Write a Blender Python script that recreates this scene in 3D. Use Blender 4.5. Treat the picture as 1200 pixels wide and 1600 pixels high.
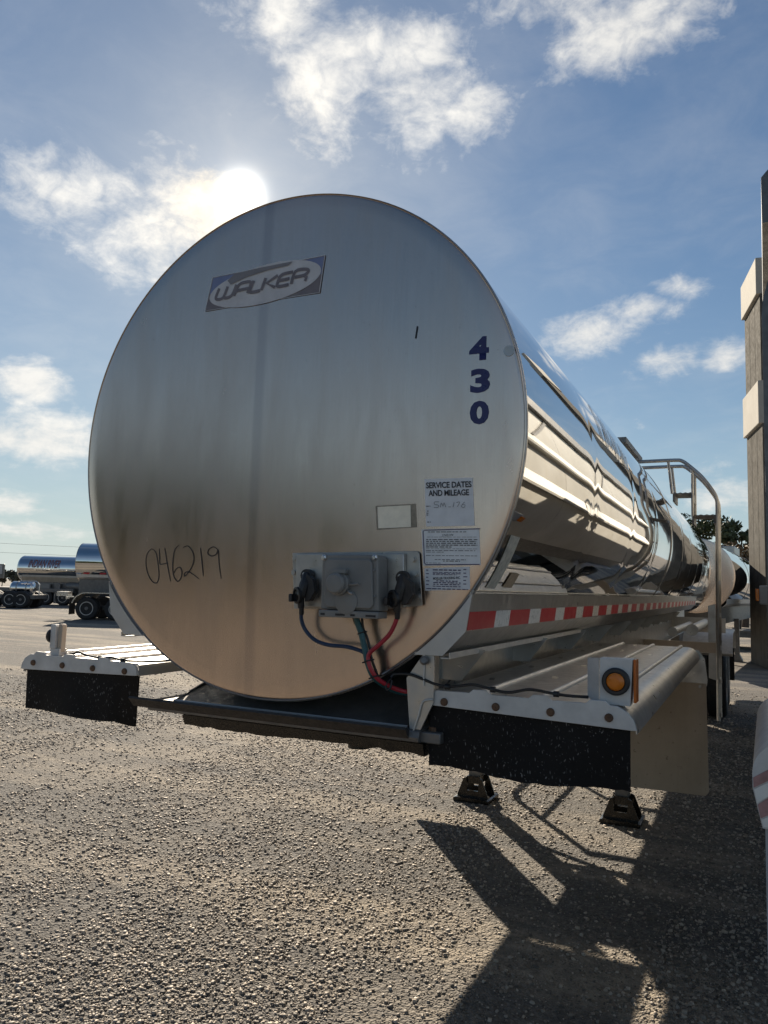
import bpy, bmesh, math, random
import numpy as np
from mathutils import Vector, Matrix
random.seed(7); RNG = np.random.default_rng(7)
R_ = math.radians
for o in list(bpy.data.objects): bpy.data.objects.remove(o)
SC = bpy.context.scene; COL = SC.collection

# ------------------------------------------------------------------ camera
CAM_POS = Vector((1.56017, -2.31516, 1.79060))
FW = Vector((-0.43070529, 0.89710796, 0.09843914))
RT = Vector((0.90233056, 0.43012572, 0.0281325))
UP = Vector((0.01710332, -0.10094146, 0.99474534))
cd = bpy.data.cameras.new('camera'); cam = bpy.data.objects.new('camera', cd); COL.objects.link(cam)
cd.sensor_fit = 'VERTICAL'; cd.sensor_height = 36.0; cd.sensor_width = 27.0
cd.lens = 1195.64 / 1600 * 36.0
cd.clip_start = 0.05; cd.clip_end = 5000
M = Matrix((( RT.x, UP.x, -FW.x, CAM_POS.x), (RT.y, UP.y, -FW.y, CAM_POS.y), (RT.z, UP.z, -FW.z, CAM_POS.z), (0, 0, 0, 1)))
cam.matrix_world = M
SC.camera = cam

# ------------------------------------------------------------------ light
SUN = Vector((-0.53801, 0.70623, 0.46020)).normalized()
SUN_EL = math.asin(SUN.z); SUN_AZ = math.atan2(SUN.x, SUN.y)
sl = bpy.data.lights.new('sun', 'SUN'); sl.energy = 5.0; sl.angle = R_(0.55); sl.color = (1.0, 0.88, 0.71)
so = bpy.data.objects.new('sun', sl); COL.objects.link(so)
so.rotation_euler = SUN.to_track_quat('Z', 'Y').to_euler(); so.location = SUN * 60
SC.view_settings.view_transform = 'Standard'; SC.view_settings.look = 'None'
SC.view_settings.exposure = 0.76; SC.view_settings.gamma = 1.0; SC.view_settings.use_curve_mapping = False

world = bpy.data.worlds.new('World'); SC.world = world; world.use_nodes = True
def build_world():
    nt = world.node_tree; nt.nodes.clear(); N = nt.nodes.new; L = nt.links.new
    def math_(op, a, b=None, c=None, clamp=False):
        n = N('ShaderNodeMath'); n.operation = op; n.use_clamp = clamp
        for i, v in enumerate((a, b, c)):
            if v is None: continue
            if isinstance(v, (int, float)): n.inputs[i].default_value = v
            else: L(v, n.inputs[i])
        return n.outputs[0]
    tc = N('ShaderNodeTexCoord'); d = tc.outputs['Generated']
    nrm = N('ShaderNodeVectorMath'); nrm.operation = 'NORMALIZE'; L(d, nrm.inputs[0]); d = nrm.outputs[0]
    sx = N('ShaderNodeSeparateXYZ'); L(d, sx.inputs[0]); X, Y, Z = sx.outputs
    sky = N('ShaderNodeTexSky'); sky.sky_type = 'NISHITA'; sky.sun_disc = False
    sky.sun_elevation = SUN_EL; sky.sun_rotation = SUN_AZ % (2 * math.pi)
    sky.air_density = 1.0; sky.dust_density = 0.35; sky.ozone_density = 2.2; sky.altitude = 200
    az = math_('MULTIPLY', math_('ARCTAN2', X, Y), 57.29578)
    el = math_('MULTIPLY', math_('ARCSINE', Z), 57.29578)
    ae = N('ShaderNodeCombineXYZ'); L(az, ae.inputs[0]); L(el, ae.inputs[1])
    # cloud field: noise on a flat cloud deck seen from below
    zc = math_('ADD', math_('MAXIMUM', Z, 0.0), 0.16)
    dv = N('ShaderNodeCombineXYZ'); L(math_('DIVIDE', X, zc), dv.inputs[0]); L(math_('DIVIDE', Y, zc), dv.inputs[1]); L(math_('MULTIPLY', Z, 0.6), dv.inputs[2])
    def noise(scale, detail, rough, dist, vec):
        n = N('ShaderNodeTexNoise'); n.inputs['Scale'].default_value = scale; n.inputs['Detail'].default_value = detail
        n.inputs['Roughness'].default_value = rough; n.inputs['Distortion'].default_value = dist; L(vec, n.inputs['Vector']); return n.outputs['Fac']
    dsc = N('ShaderNodeVectorMath'); dsc.operation = 'MULTIPLY'; L(d, dsc.inputs[0]); dsc.inputs[1].default_value = (1, 1, 1.5)
    n1a = noise(8.5, 12, 0.66, 0.25, dsc.outputs[0]); n1b = noise(30.0, 8, 0.6, 0.6, dsc.outputs[0])
    n1c = noise(5.5, 10, 0.62, 0.5, dv.outputs[0])
    n1 = math_('ADD', math_('ADD', math_('MULTIPLY', n1a, 0.45), math_('MULTIPLY', n1b, 0.25)), math_('MULTIPLY', n1c, 0.30))
    n2 = noise(1.1, 3, 0.5, 0.2, dv.outputs[0])
    blobs = [(-30.7,36.2,6.3,4.6,1),(-24.6,34.9,5.8,3.6,1),(-19.9,33.2,3.2,1.8,.9),(-33.8,38.2,4.5,3,1),
      (-13.6,38.9,5.5,1.8,.95),(-8.3,36.7,5.2,2.4,.95),(-4.4,37.4,3.4,2.2,.8),(-50.3,25.2,5.0,2.3,.95),(-47.2,26.2,2.8,1.6,.8),
      (-44.2,23.6,3.8,3.0,1),(-40.5,26.0,4.2,2.4,1),(-51.2,13.3,2.6,1.4,1.05),(-50.3,9.4,6.2,1.7,1.05),(-51.6,4.9,2.4,.7,1.1),(-49.9,3.2,3.6,.7,1.0),
      (-10.9,18.6,3.6,1.4,.95),(-7.2,20.0,2.9,1.0,.85),(-4.3,21.2,2.0,.9,.7),(-4.6,16.3,2.6,1.1,.9),(-1.4,16.2,2.4,1.0,.9),
      (-2.4,8.8,1.5,.7,.8),(-1.0,7.0,3.2,1.2,.9),(-7.2,12.2,.8,.5,.5),(-14.7,7.0,3.2,1.6,.8)]
    acc = None
    for (a, e, ra, re, w) in blobs:
        s = N('ShaderNodeVectorMath'); s.operation = 'SUBTRACT'; L(ae.outputs[0], s.inputs[0]); s.inputs[1].default_value = (a, e, 0)
        m = N('ShaderNodeVectorMath'); m.operation = 'MULTIPLY'; L(s.outputs[0], m.inputs[0]); m.inputs[1].default_value = (1 / (ra * 1.25), 1 / (re * 1.3), 0)
        dp = N('ShaderNodeVectorMath'); dp.operation = 'DOT_PRODUCT'; L(m.outputs[0], dp.inputs[0]); L(m.outputs[0], dp.inputs[1])
        g = math_('MULTIPLY', math_('POWER', 2.718, math_('MULTIPLY', dp.outputs['Value'], -1.0)), w)
        acc = g if acc is None else math_('MAXIMUM', acc, g)
    # scattered clouds everywhere else (outside the part of the sky that the blobs describe)
    inaz = math_('MULTIPLY', math_('GREATER_THAN', az, -58.0), math_('LESS_THAN', az, 4.0))
    gen = N('ShaderNodeMapRange'); gen.interpolation_type = 'SMOOTHSTEP'; L(n2, gen.inputs[0]); gen.inputs[1].default_value = 0.56; gen.inputs[2].default_value = 0.74
    acc = math_('MAXIMUM', acc, math_('MULTIPLY', gen.outputs[0], math_('SUBTRACT', 1.0, inaz)))
    val = math_('ADD', math_('MULTIPLY', acc, 0.74), math_('MULTIPLY', math_('SUBTRACT', n1, 0.5), 2.5))
    cr = N('ShaderNodeMapRange'); cr.interpolation_type = 'SMOOTHSTEP'; L(val, cr.inputs[0]); cr.inputs[1].default_value = 0.22; cr.inputs[2].default_value = 0.92
    vl = N('ShaderNodeMapRange'); vl.interpolation_type = 'SMOOTHSTEP'; L(math_('ADD', math_('MULTIPLY', n2, 0.7), math_('MULTIPLY', n1c, 0.45)), vl.inputs[0]); vl.inputs[1].default_value = 0.48; vl.inputs[2].default_value = 0.78
    dens = math_('MAXIMUM', math_('MULTIPLY', cr.outputs[0], 0.93), math_('MULTIPLY', vl.outputs[0], 0.13))
    # glow round the sun
    sd = N('ShaderNodeVectorMath'); sd.operation = 'DOT_PRODUCT'; L(d, sd.inputs[0]); sd.inputs[1].default_value = tuple(SUN)
    ang = math_('MULTIPLY', math_('ARCCOSINE', math_('MINIMUM', sd.outputs['Value'], 0.9999999)), 57.29578)
    aa = math_('DIVIDE', ang, 1.05); disc = math_('POWER', 2.718, math_('MULTIPLY', math_('MULTIPLY', aa, aa), -1.0))
    halo = math_('POWER', 2.718, math_('MULTIPLY', ang, -0.34))
    halo2 = math_('POWER', 2.718, math_('MULTIPLY', ang, -0.085))
    # sky colour: nishita, a little paler near the horizon
    hs = N('ShaderNodeHueSaturation'); hs.inputs['Saturation'].default_value = 1.08; hs.inputs['Value'].default_value = 1.0; L(sky.outputs[0], hs.inputs['Color'])
    # the bright side of the sky rolls off as it does in the photograph's sky
    bw = N('ShaderNodeRGBToBW'); L(hs.outputs[0], bw.inputs[0])
    hk = N('ShaderNodeVectorMath'); hk.operation = 'SCALE'; L(hs.outputs[0], hk.inputs[0]); L(math_('DIVIDE', 1.0, math_('ADD', 1.0, math_('MULTIPLY', bw.outputs[0], 0.075))), hk.inputs['Scale'])
    tn = N('ShaderNodeVectorMath'); tn.operation = 'MULTIPLY'; L(hk.outputs[0], tn.inputs[0]); tn.inputs[1].default_value = (0.98, 1.09, 1.12); hk = tn
    # pale haze low over the horizon
    hz = N('ShaderNodeMixRGB'); L(math_('MULTIPLY', math_('POWER', 2.718, math_('MULTIPLY', math_('MAXIMUM', el, 0.0), -0.125)), 0.82), hz.inputs[0]); L(hk.outputs[0], hz.inputs[1]); hz.inputs[2].default_value = (7.4, 8.8, 9.3, 1)
    cl = N('ShaderNodeMixRGB'); cl.blend_type = 'MIX'; L(n1, cl.inputs[0]); cl.inputs[1].default_value = (8.5, 8.6, 8.6, 1); cl.inputs[2].default_value = (17.5, 16.8, 15.4, 1)
    wt = N('ShaderNodeMixRGB'); L(math_('MINIMUM', math_('MULTIPLY', halo, 1.6), 0.75), wt.inputs[0]); wt.inputs[1].default_value = (1, 1, 1, 1); wt.inputs[2].default_value = (1.0, .78, .46, 1)
    wm = N('ShaderNodeMixRGB'); wm.blend_type = 'MULTIPLY'; wm.inputs[0].default_value = 1; L(cl.outputs[0], wm.inputs[1]); L(wt.outputs[0], wm.inputs[2]); cl = wm
    clb = N('ShaderNodeVectorMath'); clb.operation = 'SCALE'; L(cl.outputs[0], clb.inputs[0])
    L(math_('ADD', 0.78, math_('ADD', math_('MULTIPLY', halo, 0.75), math_('MULTIPLY', halo2, 0.40))), clb.inputs['Scale'])
    mix = N('ShaderNodeMixRGB'); L(dens, mix.inputs[0]); L(hz.outputs[0], mix.inputs[1]); L(clb.outputs[0], mix.inputs[2])
    gl = N('ShaderNodeVectorMath'); gl.operation = 'SCALE'; gl.inputs[0].default_value = (1.0, 0.93, 0.8)
    L(math_('ADD', math_('MULTIPLY', disc, 45.0), math_('MULTIPLY', halo, 4.5)), gl.inputs['Scale'])
    add = N('ShaderNodeVectorMath'); add.operation = 'ADD'; L(mix.outputs[0], add.inputs[0]); L(gl.outputs[0], add.inputs[1])
    bg = N('ShaderNodeBackground'); bg.inputs['Strength'].default_value = 0.05; L(add.outputs[0], bg.inputs['Color'])
    out = N('ShaderNodeOutputWorld'); L(bg.outputs[0], out.inputs['Surface'])
build_world()

# ------------------------------------------------------------------ materials
MATS = {}
class NT:
    def __init__(s, name):
        m = bpy.data.materials.new(name); m.use_nodes = True; s.m = m; s.nt = m.node_tree; s.b = s.nt.nodes['Principled BSDF']
        MATS[name] = m
    def N(s, t, **kw):
        n = s.nt.nodes.new(t)
        for k, v in kw.items(): setattr(n, k, v)
        return n
    def L(s, a, b): s.nt.links.new(a, b)
    def set(s, **kw):
        for k, v in kw.items():
            k = {'col': 'Base Color', 'rough': 'Roughness', 'metal': 'Metallic', 'spec': 'Specular IOR Level', 'aniso': 'Anisotropic', 'coat': 'Coat Weight', 'coat_rough': 'Coat Roughness'}.get(k, k)
            if k == 'Base Color' and len(v) == 3: v = (*v, 1)
            s.b.inputs[k].default_value = v
        return s
    def noise(s, scale, detail=4, rough=.55, dist=0, stretch=None, obj=True, off=(0, 0, 0)):
        tc = s.N('ShaderNodeTexCoord'); mp = s.N('ShaderNodeMapping'); s.L(tc.outputs['Object'], mp.inputs[0])
        if stretch: mp.inputs['Scale'].default_value = stretch
        mp.inputs['Location'].default_value = off
        n = s.N('ShaderNodeTexNoise'); n.inputs['Scale'].default_value = scale; n.inputs['Detail'].default_value = detail
        n.inputs['Roughness'].default_value = rough; n.inputs['Distortion'].default_value = dist; s.L(mp.outputs[0], n.inputs['Vector'])
        return n.outputs['Fac']
    def ramp(s, fac, stops):
        r = s.N('ShaderNodeValToRGB'); e = r.color_ramp.elements
        while len(e) > 1: e.remove(e[0])
        for i, (p, c) in enumerate(stops):
            c = (c, c, c, 1) if isinstance(c, (int, float)) else (*c, 1)
            if i == 0: e[0].position = p; e[0].color = c
            else: k = e.new(p); k.color = c
        s.L(fac, r.inputs[0]); return r.outputs[0]
    def mix(s, fac, a, b, mode='MIX'):
        n = s.N('ShaderNodeMixRGB', blend_type=mode)
        for i, v in enumerate((fac, a, b)):
            if isinstance(v, (int, float)): n.inputs[i].default_value = v
            elif isinstance(v, tuple): n.inputs[i].default_value = (*v, 1) if len(v) == 3 else v
            else: s.L(v, n.inputs[i])
        return n.outputs[0]
    def bump(s, h, strength=.3, dist=.01):
        n = s.N('ShaderNodeBump'); n.inputs['Strength'].default_value = strength; n.inputs['Distance'].default_value = dist
        s.L(h, n.inputs['Height']); s.L(n.outputs[0], s.b.inputs['Normal']); return n
    def base(s, c): s.L(c, s.b.inputs['Base Color'])
    def roughness(s, c): s.L(c, s.b.inputs['Roughness'])

def simple(name, col, rough=.5, metal=0, var=.12, scale=12, bump=0, bscale=80, rv=.15):
    t = NT(name); t.set(rough=rough, metal=metal)
    n = t.noise(scale, 5, .6); a = tuple(max(0, c * (1 - var)) for c in col); b = tuple(min(1, c * (1 + var)) for c in col)
    t.base(t.ramp(n, [(.3, a), (.7, b)]))
    n2 = t.noise(scale * 3.3, 4, .6, off=(3, 1, 2)); t.roughness(t.ramp(n2, [(.3, max(.02, rough - rv)), (.7, min(1, rough + rv))]))
    if bump: t.bump(t.noise(bscale, 3), bump, .004)
    return t.m

# polished stainless shell
t = NT('polished_steel'); t.set(metal=1.0)
n = t.noise(1.3, 4, .6); t.base(t.ramp(n, [(.3, (.66, .655, .64)), (.7, (.74, .735, .72))]))
n = t.noise(2.2, 6, .65, stretch=(1, .5, 1)); t.roughness(t.ramp(n, [(.35, .012), (.7, .04)]))
t.bump(t.noise(3.0, 2, .4, stretch=(1, .45, 1)), .05, .012)
# brushed stainless head
t = NT('brushed_steel'); t.set(metal=1.0, aniso=.55)
tg = t.N('ShaderNodeCombineXYZ'); tg.inputs[2].default_value = 1.0; t.L(tg.outputs[0], t.b.inputs['Tangent'])
grain = t.noise(60, 3, .6, stretch=(6, 1, .10))
stain = t.noise(3.0, 6, .62, .4, stretch=(2.2, 1, .55))
drip = t.noise(9, 5, .6, .2, stretch=(3.0, 1, .16), off=(4, 0, 1))
speck = t.noise(95, 2, .5)
c = t.ramp(grain, [(.25, (.65, .530, .445)), (.75, (.71, .585, .495))])
c = t.mix(t.ramp(stain, [(.45, 0.), (.75, .22)]), c, (.46, .36, .285))
c = t.mix(t.ramp(drip, [(.55, 0.), (.75, .2)]), c, (.74, .63, .54))
c = t.mix(t.ramp(speck, [(.70, 0.), (.78, .5)]), c, (.22, .19, .155))
# butt weld between the two plates of the head
tc = t.N('ShaderNodeTexCoord'); sx = t.N('ShaderNodeSeparateXYZ'); t.L(tc.outputs['Object'], sx.inputs[0])
mr = t.N('ShaderNodeMapRange', interpolation_type='SMOOTHSTEP'); t.L(sx.outputs[0], mr.inputs[0]); mr.inputs[1].default_value = -.095; mr.inputs[2].default_value = -.08
mr2 = t.N('ShaderNodeMapRange', interpolation_type='SMOOTHSTEP'); t.L(sx.outputs[0], mr2.inputs[0]); mr2.inputs[1].default_value = -.035; mr2.inputs[2].default_value = -.06
mm = t.N('ShaderNodeMath', operation='MULTIPLY'); t.L(mr.outputs[0], mm.inputs[0]); t.L(mr2.outputs[0], mm.inputs[1])
spot = t.noise(22, 5, .7, .6, off=(2, 0, 5)); c = t.mix(t.ramp(spot, [(.60, 0.), (.72, .22)]), c, (.80, .70, .60))
c = t.mix(mm.outputs[0], c, (.56, .465, .405)); t.base(c)
t.roughness(t.ramp(stain, [(.3, .19), (.8, .30)]))
t.bump(grain, .05, .002)
# dull mill aluminium
simple('aluminium', (.50, .49, .47), .42, .9, .10, 7, .05, 160)
simple('aluminium_pale', (.54, .53, .51), .46, .55, .08, 7, .04, 160)
simple('bare_steel', (.42, .41, .39), .4, .9, .15, 10)
simple('dark_steel', (.16, .155, .15), .5, .6, .2, 10)
simple('black_iron', (.035, .030, .027), .55, .2, .4, 30)
simple('rusty_bolt', (.13, .075, .045), .75, .3, .35, 60, .4, 200)
simple('white_paint', (.56, .55, .53), .42, 0, .13, 14)
simple('grey_plastic', (.205, .20, .19), .5, 0, .10, 8)
simple('grey_dark_plastic', (.17, .175, .18), .5, 0, .12, 8)
simple('black_plastic', (.018, .018, .02), .45, 0, .2, 12)
simple('grease', (.010, .008, .006), .24, 0, .5, 9, .25, 22, .12)
simple('tyre_rubber', (.018, .018, .019), .75, 0, .25, 8)
simple('hose_blue', (.012, .035, .085), .4, 0, .15, 20)
simple('hose_teal', (.015, .085, .10), .4, 0, .15, 20)
simple('hose_red', (.36, .02, .035), .4, 0, .12, 20)
simple('wire_black', (.012, .012, .013), .45)
simple('tape_red', (.50, .022, .03), .35, 0, .05, 6, rv=.05)
simple('tape_faded', (.36, .20, .19), .5, 0, .3, 30)
simple('tape_white', (.72, .71, .67), .35, 0, .06, 20)
simple('sticker_white', (.74, .75, .76), .5, 0, .07, 25)
simple('sticker_grey', (.68, .69, .71), .5, 0, .08, 25)
simple('ink_black', (.02, .02, .024), .5)
simple('ink_grey', (.16, .16, .17), .6)
simple('ink_purple', (.055, .04, .11), .5)
simple('ink_blue', (.025, .028, .14), .4, 0, .1)
simple('number_blue', (.018, .020, .105), .35, 0, .1)
simple('marker_ink', (.035, .03, .028), .6)
simple('decal_blue', (.17, .20, .34), .4, 0, .1)
simple('decal_dark', (.17, .15, .16), .4, 0, .15)
simple('decal_white', (.52, .515, .53), .42, 0, .1, 18)
simple('decal_grey', (.20, .19, .20), .45, 0, .1)
simple('glue_residue', (.90, .82, .66), .55, 0, .08, 30)
simple('glue_dark', (.30, .26, .20), .7, 0, .3, 40)
simple('label_paper', (.52, .50, .43), .6, 0, .25, 45)
simple('label_brown', (.40, .30, .20), .6, 0, .2, 45)
t = NT('beige_flap'); t.set(rough=.7)
cc = t.ramp(t.noise(3, 6, .65), [(.3, (.37, .31, .24)), (.7, (.47, .40, .32))])
cc = t.mix(t.ramp(t.noise(5, 6, .7, .3, stretch=(2.5, 1, .2)), [(.52, 0.), (.8, .45)]), cc, (.30, .245, .185))
t.base(t.mix(t.ramp(t.noise(38, 3, .6), [(.66, 0.), (.74, .7)]), cc, (.13, .11, .09)))
simple('shade_grey_paint', (.36, .37, .38), .5, 0, .06, 4)
simple('letter_red', (.20, .085, .075), .45)
simple('letter_grey', (.22, .25, .29), .35)
simple('steel_rim', (.66, .65, .63), .28, .95, .08, 10)
simple('recess_shade', (.10, .092, .08), .9, 0, .25, 3).node_tree.nodes['Principled BSDF'].inputs['Specular IOR Level'].default_value = .08  # dark tone stands for the shade inside the building's recesses
simple('dark_glass', (.02, .022, .025), .15, 0, .2, 2)
simple('bark', (.075, .055, .04), .9, 0, .3, 6, .5, 20)
simple('dull_brown', (.16, .12, .08), .7, 0, .3, 6)
t = NT('amber_lens'); t.set(col=(.85, .24, .015), rough=.16); t.b.inputs['Transmission Weight'].default_value = .25
t = NT('amber_dark'); t.set(col=(.50, .115, .01), rough=.25)
t = NT('red_lens'); t.set(col=(.35, .02, .015), rough=.25)
# scuffed rubber mud flap
t = NT('flap_rubber'); t.set(rough=.6, spec=.2)
tc = t.N('ShaderNodeTexCoord'); sc = None
for (sx_, sz_, rot, thr) in ((150, 42, .12, .70), (120, 60, -.6, .78), (210, 110, .5, .74)):
    mp = t.N('ShaderNodeMapping'); mp.inputs['Rotation'].default_value = (0, rot, 0); t.L(tc.outputs['Object'], mp.inputs[0])
    mp2 = t.N('ShaderNodeMapping'); mp2.inputs['Scale'].default_value = (sx_, 1, sz_); t.L(mp.outputs[0], mp2.inputs[0])
    v = t.N('ShaderNodeTexVoronoi'); v.inputs['Scale'].default_value = 1; v.inputs['Randomness'].default_value = 1; t.L(mp2.outputs[0], v.inputs['Vector'])
    fl = t.mix(1.0, t.ramp(v.outputs['Distance'], [(.12, 1.), (.30, 0.)]), t.ramp(v.outputs['Color'], [(thr, 0.), (thr + .12, .8)]), 'MULTIPLY')
    sc = fl if sc is None else t.mix(1.0, sc, fl, 'LIGHTEN')
gate = t.ramp(t.noise(7, 3, .6), [(.38, .1), (.60, 1.)]); sc = t.mix(1.0, sc, gate, 'MULTIPLY')
dust = t.ramp(t.noise(4, 6, .7), [(.35, (.0035, .0035, .0045)), (.8, (.012, .0115, .012))])
t.base(t.mix(sc, dust, (.30, .29, .28)))
t.bump(t.noise(120, 3), .15, .003)
# concrete
t = NT('concrete'); t.set(rough=.85)
a = t.noise(.9, 6, .65); b = t.noise(7, 6, .7, stretch=(1, 1, .25)); cc = t.ramp(a, [(.3, (.34, .315, .27)), (.7, (.44, .41, .36))])
t.base(t.mix(t.ramp(b, [(.45, 0.), (.8, .4)]), cc, (.28, .25, .21)))
t.bump(t.noise(30, 5), .2, .01)
# weathered pale hopper sheet
t = NT('hopper_sheet'); t.set(rough=.5, metal=.15)
a = t.noise(1.4, 6, .65, .3); b = t.noise(5, 6, .7, stretch=(1, 2.6, .25))
cc = t.ramp(a, [(.3, (.40, .38, .335)), (.7, (.52, .505, .465))])
t.base(t.mix(t.ramp(b, [(.5, 0.), (.85, .45)]), cc, (.46, .39, .27)))
# gravel ground
def gravel(name, attr=False):
    t = NT(name); t.set(rough=.72 if attr else .9)
    t.b.inputs['Specular IOR Level'].default_value = .5 if attr else .35
    tc = t.N('ShaderNodeTexCoord')
    if attr:
        at = t.N('ShaderNodeAttribute'); at.attribute_name = 'stone'
        t.base(at.outputs['Color']); t.bump(t.noise(160, 3), .3, .002)
        return t
    v = t.N('ShaderNodeTexVoronoi'); v.inputs['Scale'].default_value = 88; v.inputs['Randomness'].default_value = 1; t.L(tc.outputs['Object'], v.inputs['Vector'])
    v2 = t.N('ShaderNodeTexVoronoi'); v2.inputs['Scale'].default_value = 43; t.L(tc.outputs['Object'], v2.inputs['Vector'])
    col = t.ramp(v.outputs['Color'], [(.1, (.085, .079, .072)), (.5, (.155, .144, .130)), (.9, (.27, .25, .222))])
    mp = t.N('ShaderNodeMapping'); mp.inputs['Rotation'].default_value = (0, 0, R_(-87)); mp.inputs['Scale'].default_value = (.18, 1.25, 1); t.L(tc.outputs['Object'], mp.inputs[0])
    tr = t.N('ShaderNodeTexNoise'); tr.inputs['Scale'].default_value = .8; tr.inputs['Detail'].default_value = 7; tr.inputs['Roughness'].default_value = .62; t.L(mp.outputs[0], tr.inputs['Vector'])
    dusty = t.ramp(tr.outputs['Fac'], [(.46, 0.), (.60, .9)])
    big = t.noise(.35, 5, .6)
    col = t.mix(t.ramp(big, [(.35, .6), (.62, 0.)]), col, (.14, .13, .125))
    col = t.mix(dusty, col, (.40, .34, .265)); t.base(col)
    t.base(t.mix(t.ramp(t.noise(11, 8, .75), [(.44, .45), (.58, 0.)]), col, (.10, .09, .08)))
    h = t.N('ShaderNodeMath', operation='ADD'); t.L(v.outputs['Distance'], h.inputs[0])
    h2 = t.N('ShaderNodeMath', operation='MULTIPLY'); t.L(v2.outputs['Distance'], h2.inputs[0]); h2.inputs[1].default_value = 1.4; t.L(h2.outputs[0], h.inputs[1])
    b = t.bump(h.outputs[0], 1.0, .0095); b.invert = True
    return t
gravel('gravel_ground'); gravel('gravel_stone', True)
# foliage
for nm, c1, c2 in (('leaf_green', (.035, .050, .018), (.085, .10, .035)), ('leaf_autumn', (.07, .050, .018), (.17, .095, .03)), ('leaf_far', (.055, .055, .04), (.10, .095, .06))):
    t = NT(nm); t.set(rough=.65); oi = t.N('ShaderNodeNewGeometry')
    t.base(t.ramp(oi.outputs['Random Per Island'], [(0., c1), (1., c2)]))
    t.b.inputs['Subsurface Weight'].default_value = 0

# ------------------------------------------------------------------ mesh helpers
class MB:
    def __init__(s): s.v = []; s.f = []
    def add(s, vs, fs):
        o = len(s.v); s.v += [tuple(map(float, q)) for q in vs]; s.f += [tuple(i + o for i in q) for q in fs]; return s
    def box(s, x0, x1, y0, y1, z0, z1):
        vs = [(x, y, z) for x in (x0, x1) for y in (y0, y1) for z in (z0, z1)]
        return s.add(vs, [(0, 1, 3, 2), (4, 6, 7, 5), (0, 4, 5, 1), (2, 3, 7, 6), (0, 2, 6, 4), (1, 5, 7, 3)])
    def prism(s, poly, a, b, axis='y', conform=None):
        # poly in the plane perpendicular to axis: (x,z) for y, (y,z) for x, (x,y) for z
        n = len(poly)
        mk = {'y': lambda p, t: (p[0], t, p[1]), 'x': lambda p, t: (t, p[0], p[1]), 'z': lambda p, t: (p[0], p[1], t)}[axis]
        vs = [mk(p, a) for p in poly] + [mk(p, b) for p in poly]
        fs = [tuple(range(n)), tuple(range(2 * n - 1, n - 1, -1))] + [(i, i + n, (i + 1) % n + n, (i + 1) % n) for i in range(n)]
        return s.add(vs, fs)
    def strip(s, prof, a, b, axis='y', th=.004):
        # open sheet profile with thickness th, extruded along axis
        P = [Vector(p) for p in prof]; off = []
        for i, p in enumerate(P):
            d = (P[min(i + 1, len(P) - 1)] - P[max(i - 1, 0)]); d.normalize(); off.append((p.x + d.y * th, p.y - d.x * th))
        return s.prism([tuple(p) for p in P] + off[::-1], a, b, axis)
    def cyl(s, p0, p1, r0, r1=None, n=16, cap=True):
        r1 = r0 if r1 is None else r1; p0 = Vector(p0); p1 = Vector(p1); d = (p1 - p0).normalized()
        a = d.orthogonal().normalized(); b = d.cross(a); vs = []
        for p, r in ((p0, r0), (p1, r1)):
            for i in range(n):
                t_ = 2 * math.pi * i / n; vs.append(p + a * (r * math.cos(t_)) + b * (r * math.sin(t_)))
        fs = [(i, (i + 1) % n, (i + 1) % n + n, i + n) for i in range(n)]
        if cap: fs += [tuple(range(n - 1, -1, -1)), tuple(range(n, 2 * n))]
        return s.add(vs, fs)
    def lathe(s, prof, c, axis, n=32):
        # prof: (r, t) along axis from point c
        c = Vector(c); d = Vector(axis).normalized(); a = d.orthogonal().normalized(); b = d.cross(a); m = len(prof); vs = []
        for (r, t_) in prof:
            for i in range(n):
                q = 2 * math.pi * i / n; vs.append(c + d * t_ + a * (r * math.cos(q)) + b * (r * math.sin(q)))
        fs = [(j * n + i, j * n + (i + 1) % n, (j + 1) * n + (i + 1) % n, (j + 1) * n + i) for j in range(m - 1) for i in range(n)]
        if prof[0][0] > 1e-6: fs.append(tuple(range(n - 1, -1, -1)))
        if prof[-1][0] > 1e-6: fs.append(tuple((m - 1) * n + i for i in range(n)))
        return s.add(vs, fs)
    def tube(s, pts, r, n=8, smooth=6):
        P = spline([Vector(p) for p in pts], smooth) if smooth > 1 and len(pts) > 2 else [Vector(p) for p in pts]
        m = len(P); vs = []; a = None
        for i, p in enumerate(P):
            d = (P[min(i + 1, m - 1)] - P[max(i - 1, 0)]).normalized()
            a = d.orthogonal().normalized() if a is None else (a - d * a.dot(d)).normalized(); b = d.cross(a)
            rr = r[i] if isinstance(r, list) else r
            for k in range(n): q = 2 * math.pi * k / n; vs.append(p + a * (rr * math.cos(q)) + b * (rr * math.sin(q)))
        fs = [(j * n + k, j * n + (k + 1) % n, (j + 1) * n + (k + 1) % n, (j + 1) * n + k) for j in range(m - 1) for k in range(n)]
        fs += [tuple(range(n - 1, -1, -1)), tuple((m - 1) * n + k for k in range(n))]
        return s.add(vs, fs)
    def build(s, name, mat, parent=None, smooth=True, bevel=0, mx=False):
        me = bpy.data.meshes.new(name)
        vs = [(-x, y, z) for x, y, z in s.v] if mx else s.v
        me.from_pydata(vs, [], s.f); bm = bmesh.new(); bm.from_mesh(me); bmesh.ops.recalc_face_normals(bm, faces=bm.faces); bm.to_mesh(me); bm.free()
        me.materials.append(MATS[mat])
        if smooth:
            me.shade_smooth(); me.set_sharp_from_angle(angle=R_(32))
        o = bpy.data.objects.new(name, me); COL.objects.link(o)
        if parent: o.parent = parent
        if bevel:
            m = o.modifiers.new('bevel', 'BEVEL'); m.width = bevel; m.segments = 2; m.limit_method = 'ANGLE'; m.angle_limit = R_(40)
        return o
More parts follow.
